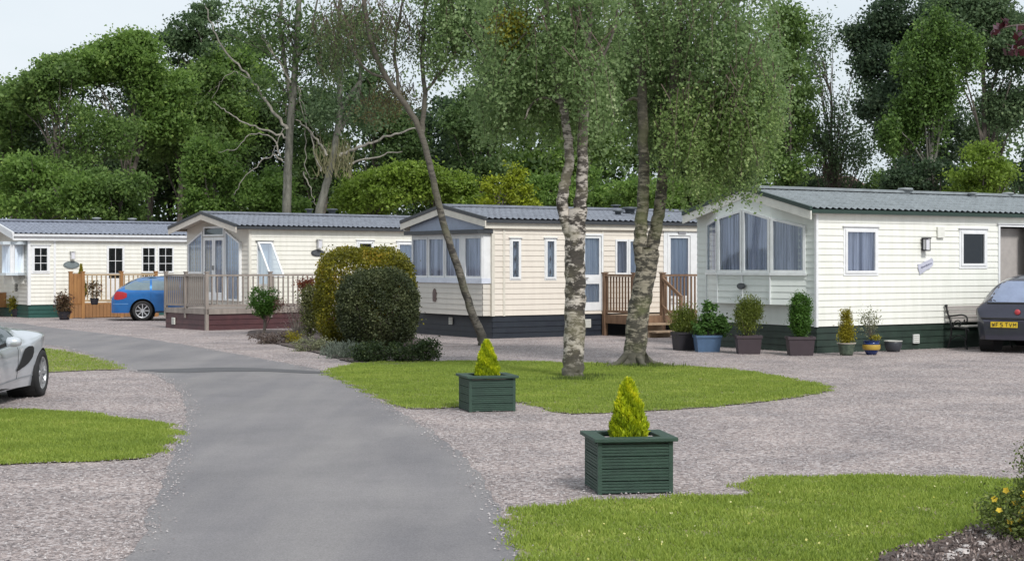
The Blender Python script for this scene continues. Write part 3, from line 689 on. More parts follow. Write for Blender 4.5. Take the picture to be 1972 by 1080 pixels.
# glazed gable
dp2 = .05; gv = lambda px: v.v(px, dp2)
W = v.W; G2 = lambda u, o, z: Vector((-dp2-o, W-u, z)); gu = lambda px: W-gv(px)
zt2 = lambda py: v.zv(W/2, py, dp2)
fz = zt2(578)
window(v.root, G2, gu(363.5), gu(391), zt2(527), zt2(468), zt2(444), fw=.05, curtain='pale', deep=.03)
m = MB(); boards(m, G2, gu(363.5), gu(391), fz, zt2(527)-.002, (), .127, .012); m.build('gable_panel', CR2G, v.root)
window(v.root, G2, gu(434.5), gu(463), fz, zt2(444), zt2(468), fw=.05, curtain='pale', deep=.03)
window(v.root, G2, gu(393), gu(432.5), zt2(455), zt2(436), fw=.05, curtain=None, name='fanlight')
ua, ub = gu(393), gu(432.5); um = (ua+ub)/2
for a, b in ((ua, um-.005), (um+.005, ub)):
    f = MB(); zz = fz; f.box(a, b, -.04, .025, zz, zz+.14, G2); D = f.build('patio_door', WHITE, v.root)
    window(D, G2, a, b, zz+.14, zt2(457), fw=.085, proud=.025, curtain='net', name='door_light', deep=.03)
    f = MB(); hx = um-.03 if b < um else um+.02; f.box(hx, hx+.014, .025, .07, 1.55, 1.68, G2); f.build('handle', mat('steel', (.5, .5, .5), .3, 1), D)
vents(v.root, [(v.u(705), 1.83, 3.3, 1.3), (v.u(705)-.8, 1.83, 3.3, 1.0)], mat('roof vent dark', (.06, .07, .08), .5))

# --- caravan 1, far left
V1 = Van(-15.45, 51.0, 37, 'cream caravan at far left with teal green skirt and blue car beside it', L=8.6)
v = V1; zs, ze, zr = .42, 2.66, 3.07
CR1 = mat('ivory siding', (.80, .79, .73), .42, col2=(.71, .70, .63), scale=3, detail=6, stretch=(2.2, 2.2, .3), lo=.25, hi=.6); CR1G = mat('shaded ivory gable', (.62, .62, .58), .5, scale=3)  # gable copy of the ivory has its shade painted in
wa = sw(v, 63, 93, 475, 524); wd = sw(v, 205, 239, 474, 590); wd = (wd[0], wd[1], .5, wd[3]); wb = sw(v, 272, 300, 475, 525); wc = sw(v, 303, 334, 475, 525)
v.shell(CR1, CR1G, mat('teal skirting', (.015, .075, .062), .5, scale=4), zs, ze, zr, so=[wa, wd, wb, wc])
v.trim(zs, ze, (v.u(105),), WHITE, .07)
roof(v.root, v.L, v.W, ze, zr, rooftile('blue roof tile', (.26, .285, .35)), oh0=.55, edge=mat('white gutter', (.72, .73, .75), .4))
GB = mat('glazing bar grey', (.55, .57, .52), .5)
window(v.root, SIDE, *wa, curtain=None, bars=(1, 2), trim=.05); window(v.root, SIDE, *wb, curtain=None, bars=(1, 2)); window(v.root, SIDE, *wc, curtain=None, bars=(1, 2))
D = window(v.root, SIDE, *wd, curtain=None, bars=(1, 3), name='glazed_door', fw=.07)
f = MB(); f.box(wd[0]+.07, wd[1]-.07, -.02, .02, wd[2]+.06, wd[2]+.75, SIDE); f.build('door_panel', WHITE, D)
uu = v.u(137); oval(v.root, SIDE, uu, v.zu(uu, 510), .27, .12, mat('grey plaque', (.16, .19, .2), .5), inner=mat('plaque mid grey', (.2, .24, .25), .5))
uu = v.u(138); lantern(v.root, SIDE, uu, v.zu(uu, 492), mat('white lamp metal', (.62, .62, .6), .4), mat('frosted lamp glass', (.7, .7, .75), .3))
dp = .5; y0, y1 = v.v(50, dp), v.v(14, dp); y0 = max(.35, y0); y1 = min(v.W-.3, y1)
P1 = [((0, y1), (-dp, y1-.45)), ((-dp, y1-.45), (-dp, y0+.45)), ((-dp, y0+.45), (0, y0))]
m = MB(); cp = MB(); za, zb_ = v.zv(1.8, 525, dp), v.zv(1.8, 472, dp)
for a, b in P1:
    M_, L_ = plane(a, b); boards(m, M_, 0, L_, za-.35, za, (), .12, .012); k = 1 if L_ < .9 else 2
    for i in range(k): window(v.root, M_, L_*i/k+.005, L_*(i+1)/k-.005, za, zb_, fw=.06, curtain='pale' if i == 0 else None)
    cp.box(0, L_, -.3, .06, zb_+.001, zb_+.1, M_); cp.box(0, L_, -.2, .05, za-.08, za-.001, M_)
base = m.build('bay_panel', CR1G, v.root); cp.build('bay_sill', mat('pale grey frame', (.6, .66, .7), .4), base)
vent(v.root, GAB, v.v(32), v.zv(1.8, 553), .1, .12, CHAR, name='wall_vent')
vents(v.root, [(v.u(228), 1.83, 3.22, 1.2), (v.u(298), 1.83, 3.22, 1.2), (v.u(60), 2.6, 2.98, 1.8)], mat('roof vent grey', (.25, .27, .28), .5))
# --- caravan 0, just showing at the left edge
V0 = Van(-17.75-7.5*.8, 56.4-7.5*.6, 37, 'cream caravan wall cut off by the left edge, behind the teal skirted one', L=7.5)
v = V0; v.shell(mat('butter siding', (.76, .71, .56), .45, scale=3), CR1G, mat('teal skirting', (0, 0, 0)), .5, 2.55, 3.0); roof(v.root, v.L, v.W, 2.55, 3.0, GREY_T)
window(v.root, SIDE, 5.6, 6.5, 1.3, 2.2, trim=.05)

# ---------------------------------------------------------------- decks
def copyobj(o, parent, loc=(0, 0, 0)):
    c = o.copy(); COL.objects.link(c); c.parent = parent; c.location = loc; return c
def rail_run(root, a, b, z0, z1, m, gap=.11, post=None, bal=None, bw=.032, toph=.05, name='railing', base=None):
    """handrail and bottom rail from a to b with separate balusters copied between them"""
    a, b = Vector((*a, 0)), Vector((*b, 0)); L = (b-a).length; d = (b-a)/L
    r_ = MB(); r_.bar(a+Vector((0, 0, z1)), b+Vector((0, 0, z1)), .075, toph); r_.build('handrail', m, root)
    r_ = MB(); r_.bar(a+Vector((0, 0, z0+.09)), b+Vector((0, 0, z0+.09)), .045, .06); r_.build('bottom_rail', m, root)
    if base is None or base[0] is None:
        q = MB(); q.box(-bw/2, bw/2, -bw/2, bw/2, z0+.1, z1-.03); first = q.build('baluster', m, root); base = [first] if base is None else base; base[0] = first; used = False
    else: used = True
    n = int(L/gap)
    for i in range(1, n):
        p = a+d*(L*i/n)
        if not used: base[0].location = p; used = True
        else: copyobj(base[0], root, p)
def post(root, p, z0, z1, w, m, cap=True):
    q = MB(); q.box(p[0]-w/2, p[0]+w/2, p[1]-w/2, p[1]+w/2, z0, z1)
    o = q.build('post', m, root)
    if cap: c = MB(); c.box(p[0]-w*.65, p[0]+w*.65, p[1]-w*.65, p[1]+w*.65, z1+.001, z1+.03); c.build('post_cap', m, o)
def planks(mb, x0, x1, y0, y1, z, t=.03, w=.14, along='x'):
    if along == 'x':
        y = y0
        while y < y1-.01: mb.box(x0, x1, y, min(y+w-.008, y1), z-t, z); y += w
    else:
        x = x0
        while x < x1-.01: mb.box(x, min(x+w-.008, x1), y0, y1, z-t, z); x += w
# grey picket deck at caravan 2
GW = mat('weathered grey timber', (.33, .285, .25), .8, col2=(.22, .19, .17), scale=5, stretch=(1, 1, .3))
dk = empty('decking', (V2.X, V2.D, 0), 'grey picket-railed deck with plum skirt in front of the glazed gable caravan', 'decking', V2.th, 'caravan decks')
x0, x1, y0 = -2.15, 5.2, -1.55; y1 = .75; zf = .55
m = MB(); planks(m, x0, x1, y0, -.05, zf); planks(m, x0, -.06, -.05, y1, zf); m.build('platform', GW, dk)
m = MB()
boards(m, lambda u, o, z: Vector((u, y0-o, z)), x0, x1, 0, .43, (), .14, .014); boards(m, lambda u, o, z: Vector((x0-o, u, z)), y0, y1, 0, .43, (), .14, .014)
boards(m, lambda u, o, z: Vector((x1+o, u, z)), y0, -.05, 0, .43, (), .14, .014)
m.build('deck_skirt', mat('plum deck skirt', (.085, .032, .035), .5, col2=(.06, .024, .028), scale=4), dk)
m = MB(); m.box(x0-.02, x1, y0-.04, y0-.005, zf-.13, zf+.005); m.box(x0-.04, x0-.005, y0-.0, y1, zf-.13, zf+.005); m.build('edge_board', GW, dk)
basex = [None]
rail_run(dk, (x0, y0), (x1, y0), zf, 1.43, GW, gap=.15, base=basex); rail_run(dk, (x0, y0), (x0, y1), zf, 1.43, GW, gap=.105, base=basex)
for p in ((x0, y0), (x0, y1), (x0, -.4), (x0+1.9, y0), (x0+3.8, y0), (x1, y0)): post(dk, p, .0 if p in ((x0, y0),) else .3, 1.5, .08, GW)
vent(dk, lambda u, o, z: Vector((x0-o, u, z)), .25, .2, .08, .09, o=.02)
# timber deck at caravan 3
BW = mat('brown stained timber', (.25, .155, .095), .7, col2=(.155, .09, .055), scale=6, stretch=(1, 1, .3))
PW = mat('pale timber step', (.42, .31, .21), .8, col2=(.3, .22, .15), scale=6)
dk = empty('decking', (V3.X, V3.D, 0), 'brown timber deck with steps against the beige caravan, behind the forked birch', 'decking', V3.th, 'caravan decks')
xa, xb = V3.u(1161), V3.L-.2; y0 = -1.25; zf = .5
m = MB(); planks(m, xa, xb, y0, -.05, zf, along='x'); m.build('platform', PW, dk)
m = MB(); m.box(xa, xb, y0-.03, y0-.002, zf-.2, zf+.004); m.box(xa-.03, xa-.002, y0-.03, -.05, zf-.2, zf+.004); m.build('edge_board', BW, dk)
def duo(px, py_top, py): pass
kx = (1.25)                                     # front line of the deck seen at column px
fu = lambda px: V3.u(px, 1.25)
g0, g1 = fu(1228), fu(1276)
basex = [None]
rail_run(dk, (xa, -.08), (xa, y0), zf, 1.46, BW, gap=.11, base=basex)
rail_run(dk, (xa, y0), (g0, y0), zf, 1.46, BW, gap=.11, base=basex)
rail_run(dk, (g1, y0), (xb, y0), zf, 1.46, BW, gap=.11, base=basex)
for p in ((xa, -.08), (xa, y0), (g0, y0), (g1, y0), (g1+1.5, y0), (xb, y0)): post(dk, p, 0, 1.5, .1, BW)
m = MB()
for k in range(2): m.box(g0+.05, g1-.05, y0-.35-.3*k, y0-.035-.3*k, zf-.17*(k+1)-.04, zf-.17*(k+1)); m.box(g0+.05, g1-.05, y0-.06-.3*k, y0-.04-.3*k, 0, zf-.17*(k+1)-.041)
m.build('step', PW, dk)
m = MB(); m.bar((g1-.03, y0, 1.4), (g1-.03, y0-.75, .95), .05, .07); m.bar((g1-.03, y0-.72, 0), (g1-.03, y0-.72, .98), .07); m.bar((g1-.03, y0, .75), (g1-.03, y0-.7, .3), .04, .06); m.build('stair_rail', BW, dk)
# orange timber deck at caravan 1
OW = mat('orange stained timber', (.38, .19, .065), .7, col2=(.28, .13, .045), scale=6, stretch=(1, 1, .3))
dk = empty('decking', (V1.X, V1.D, 0), 'orange timber deck at the far left behind the blue car', 'decking', V1.th, 'caravan decks')
xa, xb = V1.u(136, 1.2), V1.u(300, 1.2); y0 = -1.2; zf = .46
m = MB(); planks(m, xa, xb, y0, -.05, zf); m.build('platform', OW, dk)
m = MB()
x = xa
while x < xb: m.box(x, x+.11, y0-.03, y0-.004, .02, zf-.035); x += .12
m.build('deck_skirt', mat('orange deck boards', (.30, .15, .06), .75, scale=5), dk)
m = MB(); x = xa
while x < xa+.32: m.box(x, x+.095, y0-.01, y0+.015, zf, 1.42); x += .105
m.build('privacy_screen', OW, dk)
basex = [None]; LW = mat('light rail timber', (.42, .30, .17), .7, scale=6)
rail_run(dk, (xa+.4, y0), (xb, y0), zf, 1.38, LW, gap=.15, base=basex); rail_run(dk, (xb, y0), (xb, -.08), zf, 1.38, LW, gap=.15, base=basex)
for p in ((xa, y0), (xa+.4, y0), (xa+1.7, y0), (xb, y0)): post(dk, p, 0, 1.46, .1, OW)
dk = empty('decking', WP(3, 600, 52.5)*1.0, 'corner of an orange deck cut by the left edge', 'decking', V1.th, 'caravan decks'); dk.location.z = 0
m = MB(); m.box(-2, .3, 0, .03, .3, .78); m.box(-2, .3, .04, 1.4, .40, .45); m.build('side_boards', OW, dk); post(dk, (.3, .0), 0, .95, .1, OW)

# ---------------------------------------------------------------- cars
def interp(tab, x): return float(np.interp(x, [a for a, b in tab], [b for a, b in tab]))
def smooth_tab(tab, w=.09, n=9):
    x0, x1 = tab[0][0], tab[-1][0]; xs = np.linspace(x0, x1, 240)
    ys = np.array([np.mean([interp(tab, min(max(x+d, x0), x1)) for d in np.linspace(-w, w, n)]) for x in xs]); return list(zip(xs, ys))
class Car:
    def __init__(s, root, top, belt, plan, sill, axles, rw, paint, nexp=3.0, tumble=.16, arch=.07, tw=.2, inset=.02):
        s.root, s.belt, s.sill, s.ax, s.rw, s.n, s.tum, s.arch = root, smooth_tab(belt), sill, axles, rw, nexp, tumble, arch
        s.top, s.plan = smooth_tab(top), smooth_tab(plan, .06); s.x0, s.x1 = top[0][0], top[-1][0]; s.paint = paint
        NS = 220; xs = list(np.linspace(s.x0, s.x1, NS)); rings = []
        for x in xs:
            zt = interp(s.top, x); zb = min(interp(s.belt, x), zt-.04); zl = s.low(x); R = []
            for k in range(9): z = zl+(zb-zl)*k/8; R.append((s.y(x, z), z))
            hh = zt-zb; w = interp(s.plan, x)
            for k in range(1, 15):
                a = math.pi/2*k/14; z = zb+hh*math.sin(a)**(2/s.n); yy = w*max(0, math.cos(a))**(2/s.n)*(1-s.tum*min(1, hh/.35)*(z-zb)/hh) if k < 14 else 0
                R.append((yy, z))
            rings.append(R)
        m = MB(); nr = len(rings[0])
        for sg in (1, -1):
            i0 = len(m.v)
            for x, R in zip(xs, rings): m.v += [(x, sg*y, z) for y, z in R]
            for i in range(NS-1):
                for j in range(nr-1):
                    a = i0+i*nr+j; f = (a, a+nr, a+nr+1, a+1); m.f.append(f if sg < 0 else f[::-1])
        for i, e in ((0, 1), (NS-1, -1)):
            R = rings[i]; P = [(xs[i], y, z) for y, z in R]+[(xs[i], -y, z) for y, z in reversed(R[:-1])]
            m.quad(*(P if e > 0 else P[::-1]))
        s.body = m.build('body', paint, root, True)
        u = MB(); zt = min(sill+.25, .55)
        a0, a1 = s.ax[0]+rw+arch+.02, s.ax[1]-rw-arch-.02; wmid = interp(s.plan, 0)-.05
        u.box(s.x0+.12, s.x1-.12, -(wmid-.25), wmid-.25, sill+.02, zt); u.box(a0, a1, -wmid, wmid, sill+.01, zt)
        for sg in (-1, 1):
            for ax in s.ax:
                prof = [(rw+arch+.012, sg*(wmid-.27)), (rw+arch+.012, sg*(interp(s.plan, ax)-.03))]
                u.lathe([(0, prof[0][1])]+prof, 28, (ax, 0, rw), 'y')
        u.build('underbody', mat('black plastic', (.015, .015, .016), .7), root)
        for ax in s.ax:
            for sg in (-1, 1): s.wheel(ax, sg, tw, inset)
    def low(s, x):
        z = s.sill
        for a in s.ax:
            R = s.rw+s.arch
            if abs(x-a) < R: z = max(z, s.rw+math.sqrt(R*R-(x-a)**2)-.01)
        return z
    def y(s, x, z):
        zt = interp(s.top, x); zb = min(interp(s.belt, x), zt-.04); w = interp(s.plan, x)
        if z <= zb: t = (z-s.sill)/(zb-s.sill+1e-6); return w*(1-.07*(1-t)**2.2-.015*max(0, t-.6)) if True else w
        q = min(1, (z-zb)/(zt-zb)); hh = zt-zb
        return w*.994*max(0, 1-q**s.n)**(1/s.n)*(1-s.tum*min(1, hh/.35)*q)
    def rear(s, y, z, front=False):
        xs = np.linspace(s.x0, s.x0+1.4, 260) if not front else np.linspace(s.x1, s.x1-1.8, 260)
        for x in xs:
            if interp(s.top, x) >= z and s.y(x, z) >= abs(y): return x
        return xs[-1]
    def sidepatch(s, name, poly, m, sg, off=.006, parent=None, nx=16, nz=8):
        """poly: list of (x, zlow, zhigh) columns"""
        mb = MB(); P = []
        for x in np.linspace(poly[0][0], poly[-1][0], nx):
            zl = float(np.interp(x, [p[0] for p in poly], [p[1] for p in poly])); zh = float(np.interp(x, [p[0] for p in poly], [p[2] for p in poly]))
            P.append([(x, sg*(s.y(x, zl+(zh-zl)*k/nz)+off), zl+(zh-zl)*k/nz) for k in range(nz+1)])
        for a, b in zip(P, P[1:]):
            for k in range(nz): mb.quad(a[k], b[k], b[k+1], a[k+1])
        return mb.build(name, m, parent or s.root, True)
    def rearpatch(s, name, rows, m, off=.008, parent=None, ny=14, front=False):
        """rows: list of (z, yleft, yright)"""
        mb = MB(); P = []; sg = 1 if front else -1
        for z in np.linspace(rows[0][0], rows[-1][0], 9):
            a = float(np.interp(z, [q[0] for q in rows], [q[1] for q in rows])); b = float(np.interp(z, [q[0] for q in rows], [q[2] for q in rows]))
            P.append([(s.rear(a+(b-a)*k/ny, z, front)+sg*off, a+(b-a)*k/ny, z) for k in range(ny+1)])
        for a, b in zip(P, P[1:]):
            for k in range(ny): mb.quad(a[k], b[k], b[k+1], a[k+1])
        return mb.build(name, m, parent or s.root, True)
    def wheel(s, ax, sg, tw, inset):
        yo = interp(s.plan, ax)-inset; r = s.rw; c = (ax, 0, r); t = MB(); ri = r*.68
        yi = yo-tw; q = [(ri, yo-.02), (ri+.01, yo-.004), (r-.05, yo), (r-.015, yo-.012), (r, yo-.04), (r, yi+.04), (r-.015, yi+.01), (ri, yi)]
        t.lathe([(a, sg*b) for a, b in q], 40, c, 'y')
        W = t.build('wheel', mat('tyre rubber', (.02, .02, .021), .8, bump=.2), s.root, True)
        m = MB(); al = mat('alloy', (.55, .56, .58), .35, .7)
        m.lathe([(ri+.004, sg*(yo-.015)), (ri-.012, sg*(yo-.02)), (ri-.02, sg*(yo-.06)), (ri-.02, sg*(yo-.14))], 40, c, 'y')
        m.lathe([(0, sg*(yo-.03)), (.05, sg*(yo-.03)), (.06, sg*(yo-.05))], 16, c, 'y')
        for k in range(s.spokes if hasattr(s, 'spokes') else 8):
            a = 2*math.pi*k/8; d = Vector((math.cos(a), 0, math.sin(a))); C_ = Vector(c)
            m.bar(C_+d*.04+Vector((0, sg*(yo-.045), 0)), C_+d*(ri-.012)+Vector((0, sg*(yo-.035), 0)), .03, .03)
        m.build('rim', al, W)
        m = MB(); m.lathe([(0, sg*(yo-.12)), (ri-.02, sg*(yo-.12))], 24, c, 'y'); m.build('brake_disc', mat('dark brake', (.06, .06, .062), .5, .6), W)
CG = mat('car glass', (.055, .075, .085), .06, col2=(.045, .06, .07), spec=.8)
CGB = mat('pale car glass', (.16, .22, .25), .08, spec=.9)
LENS = mat('red lamp lens', (.42, .015, .02), .15, spec=.8)
BP = mat('black plastic', (.015, .015, .016), .7)
def seam(car, pts, sg, w=.006, name='panel_gap'):
    m = MB(); P = [(x, sg*(car.y(x, z)+.0015), z) for x, z in pts]; m.tube(P, w/2, 5); m.build(name, BP, car.root)
# blue estate
BLUE = mat('metallic blue paint', (.012, .16, .48), .28, .45, col2=(.010, .14, .43), coat=1)
root = empty('parked_car', (WP(270, 600, 49)[0]+1.2, 49.5, 0), 'bright blue estate car parked beside the grey picket deck', 'car', math.radians(12), 'parked cars')
c = Car(root, [(-2.12, .62), (-2.05, .86), (-1.95, .96), (-1.55, 1.22), (-1.3, 1.32), (-.6, 1.36), (.2, 1.35), (.8, 1.24), (1.3, .98), (1.9, .84), (2.15, .66)], [(-2.12, .9), (0, .9), (1, .88), (2.15, .7)],
        [(-2.12, .55), (-2.06, .72), (-1.9, .82), (-1.2, .86), (.8, .86), (1.6, .82), (2.0, .7), (2.15, .5)], .24, (-1.2, 1.35), .305, BLUE)
for sg in (-1, 1):
    c.sidepatch('side_window', [(-1.72, .95, 1.06), (-1.5, .93, 1.24), (-1.2, .93, 1.3), (-.98, .93, 1.32)], CGB, sg); c.sidepatch('side_window', [(-.92, .93, 1.32), (-.1, .92, 1.34)], CGB, sg)
    c.sidepatch('side_window', [(-.03, .92, 1.34), (.4, .91, 1.28), (.8, .91, 1.08)], CGB, sg); c.sidepatch('tail_light', [(-2.04, .66, .84), (-1.95, .64, .90), (-1.78, .66, .88), (-1.66, .72, .84)], LENS, sg, .012)
    c.sidepatch('bumper_trim', [(-2.08, .5, .53), (-1.62, .5, .53)], mat('light blue trim', (.10, .26, .55), .4), sg, .012)
    for xx in (-.95, -.06): seam(c, [(xx, z) for z in np.linspace(.3, .92, 8)], sg)
    c.sidepatch('door_handle', [(-.82, .78, .81), (-.66, .78, .81)], BLUE, sg, .03)
c.rearpatch('rear_window', [(.97, -.6, .6), (1.3, -.52, .52)], CG); c.rearpatch('number_plate', [(.66, -.26, .26), (.77, -.26, .26)], mat('yellow plate', (.75, .52, .03), .4), .02)
c.rearpatch('windscreen', [(.98, -.66, .66), (1.34, -.55, .55)], CG, front=True)
# grey people carrier
GREYP = mat('metallic slate paint', (.032, .031, .052), .3, .35, col2=(.028, .028, .046), coat=1)
ang = math.radians(58)
RC = Vector((9.80, 31.0, 0))                      # middle of the rear bumper
root = empty('parked_car', RC+Vector((math.cos(ang), math.sin(ang), 0))*2.06, 'dark grey people carrier seen from behind, cut off by the right edge', 'car', ang, 'parked cars')
c = Car(root, [(-2.08, .60), (-2.02, .66), (-1.97, .80), (-1.93, .97), (-1.70, 1.22), (-1.48, 1.43), (-1.2, 1.52), (-.3, 1.58), (.4, 1.53), (1.0, 1.27), (1.4, 1.05), (1.8, .92), (2.1, .66)], [(-2.1, .84), (0, .90), (1, .9), (2.1, .7)],
        [(-2.08, .58), (-2.03, .74), (-1.9, .83), (-1.2, .87), (.8, .87), (1.6, .82), (1.95, .7), (2.1, .5)], .26, (-1.32, 1.35), .315, GREYP, nexp=2.5, tumble=.2)
c.rearpatch('rear_window', [(.99, -.60, .60), (1.05, -.62, .62), (1.28, -.52, .52), (1.40, -.40, .40)], mat('glass with painted sky', (.24, .29, .42), .08, spec=1.0))  # rear window: sky reflection painted into the glass colour
c.rearpatch('wiper_strip', [(.955, -.62, .62), (.985, -.62, .62)], BP, .012)
for sg in (-1, 1):
    c.sidepatch('side_window', [(-1.60, .98, 1.12), (-1.3, .97, 1.34), (-.9, .97, 1.40)], CG, sg); c.sidepatch('side_window', [(-.85, .97, 1.40), (.0, .96, 1.42)], CG, sg)
    c.sidepatch('side_window', [(.06, .96, 1.42), (.5, .96, 1.34), (.95, .96, 1.12)], CG, sg)
    c.sidepatch('tail_light', [(-1.90, .72, .87), (-1.84, .72, .97), (-1.74, .80, 1.0)], mat('smoked red lens', (.10, .045, .05), .12, spec=.9), sg, .01)
pl = c.rearpatch('number_plate', [(.50, -.03, .49), (.61, -.03, .49)], mat('yellow plate', (.75, .52, .03), .4), .02)
m = MB(); rr = random.Random(2)
# plate characters: too small to read in the photograph; built as seven dark glyphs
GL = {'W': [((0, 1), (.25, 0)), ((.25, 0), (.5, .7)), ((.5, .7), (.75, 0)), ((.75, 0), (1, 1))], 'F': [((0, 0), (0, 1)), ((0, 1), (.8, 1)), ((0, .5), (.6, .5))], '5': [((.9, 1), (.1, 1)), ((.1, 1), (.1, .55)), ((.1, .55), (.9, .5)), ((.9, .5), (.9, 0)), ((.9, 0), (.1, 0))],
      'T': [((.5, 0), (.5, 1)), ((0, 1), (1, 1))], 'V': [((0, 1), (.5, 0)), ((.5, 0), (1, 1))], 'M': [((0, 0), (0, 1)), ((0, 1), (.5, .4)), ((.5, .4), (1, 1)), ((1, 1), (1, 0))]}
for k, ch in enumerate('WF5TVM'):
    y0_ = .46-k*.078-(.02 if k > 2 else 0)
    for (a, b) in GL[ch]:
        P = [(c.rear(y0_-q[0]*.05, .52+q[1]*.07)-.024, y0_-q[0]*.05, .52+q[1]*.07) for q in (a, b)]; m.tube(P, .005, 4)
m.build('plate_characters', BP, pl)
m = MB(); xx = c.rear(0, .78); m.lathe([(0, -.03), (.045, -.03), (.055, -.02), (.055, 0)], 20, (0, 0, 0)); bd = m.build('badge', mat('red badge', (.45, .05, .06), .3), c.root, True); bd.location = (xx-.005, 0, .80); bd.rotation_euler = (0, math.radians(90), 0)
m = c.rearpatch('bumper_strip', [(.66, -.7, .7), (.69, -.7, .7)], BP, .02)
m = MB(); m.box(-2.07, -1.95, -.62, .62, .25, .42); m.build('rear_valance', BP, root)
# silver sports car
SILV = mat('metallic silver paint', (.60, .63, .67), .3, .35, col2=(.57, .60, .64), coat=1)
root = empty('parked_car', (-7.03, 19.9, 0), 'silver sports car with black side scoop on the gravel, cut off by the left edge', 'car', math.radians(-88.4), 'parked cars')
c = Car(root, [(-1.95, .62), (-1.85, .80), (-1.5, .88), (-1.2, .90), (-.8, .97), (-.35, 1.12), (.0, 1.14), (.35, 1.05), (.85, .74), (1.3, .69), (1.6, .62), (1.85, .45)],
        [(-1.95, .70), (-1.6, .80), (-1.15, .80), (-.6, .68), (0, .64), (.8, .62), (1.25, .66), (1.85, .45)], [(-1.95, .35), (-1.85, .52), (-1.6, .74), (-1.35, .85), (-1.1, .875), (-.75, .84), (-.45, .79), (.3, .775), (.8, .81), (1.2, .82), (1.55, .7), (1.85, .35)], .17, (-1.18, 1.12), .31, SILV, nexp=2.3, tumble=.22, arch=.03, tw=.22, inset=-.005)
for sg in (-1, 1):
    c.sidepatch('side_scoop', [(-.80, .60, .66), (-.76, .54, .685), (-.64, .47, .69), (-.52, .43, .655), (-.38, .40, .50), (-.24, .385, .41)], BP, sg, .008)
    c.sidepatch('side_window', [(-.38, .74, .90), (-.1, .72, 1.03), (.25, .70, 1.02), (.62, .68, .80)], CG, sg)
    c.sidepatch('sill_crease', [(-.84, .30, .315), (.6, .25, .262)], mat('grey sill', (.33, .35, .37), .4), sg, .006)
    seam(c, [(-.30, z) for z in np.linspace(.28, .72, 8)], sg)
    mm = MB(); mm.lathe([(0, .10), (.06, .09), (.085, .04), (.09, 0), (.085, -.06), (0, -.075)], 14, (0, 0, 0), 'y', .7); mo = mm.build('door_mirror', SILV, c.root, True); mo.location = (.52, sg*.95, .80); mo.rotation_euler = (math.radians(0), 0, math.radians(0))
    mm = MB(); mm.bar((.5, sg*.74, .72), (.52, sg*.90, .78), .04); mm.build('mirror_arm', BP, mo); [setattr(k, 'location', (-.52, -sg*.95, -.80)) for k in mo.children]
c.rearpatch('windscreen', [(.74, -.6, .6), (1.02, -.5, .5)], CG, front=True)

# ---------------------------------------------------------------- planters, pots, bench
PG = mat('green stained planter', (.026, .062, .042), .6, col2=(.019, .045, .032), scale=5, stretch=(1, 1, 3), bump=.25, bscale=60)
GOLDC = leafmat('golden conifer', (.17, .24, .01), (.45, .52, .015), (.70, .66, .03), transl=.35)
def conifer(parent, h, rad, seed, m, z0=0, n=9000, size=.022, name='foliage', pw=1.0, c=(0, 0)):
    r = RS(seed); t = r.uniform(0, 1, n)**1.15; prof = np.clip(np.minimum(1, (1-t)*1.12)**pw*np.minimum(1, .72+t*2.5), 0, 1)
    a = r.uniform(0, 6.28, n); na = 11
    bump = 1+.13*np.sin(a*5+t*9)*np.sin(t*31+a*3)+.08*np.sin(a*3+t*5)
    rr_ = rad*prof*bump*r.uniform(.55, 1, n)**.45
    C = np.stack([c[0]+rr_*np.cos(a), c[1]+rr_*np.sin(a), z0+t*h+r.normal(0, .012, n)], 1)
    out_ = np.stack([np.cos(a)*.45, np.sin(a)*.45, np.full(n, 1.0)], 1)+r.normal(0, .35, (n, 3)); out_ /= np.linalg.norm(out_, axis=1)[:, None]
    b = np.cross(out_, unit(r, n)); b /= np.linalg.norm(b, axis=1)[:, None]; s = size*r.uniform(.7, 1.5, n)[:, None]
    V = np.stack([C-out_*s*.6, C+b*s*.3, C+out_*s, C-b*s*.3], 1).reshape(-1, 3)
    tint = np.clip(.35+.3*t+.25*np.sin(a*3+t*14)+r.uniform(-.25, .3, n), 0, 1)
    return npmesh(name, V, 4, m, parent, tint)
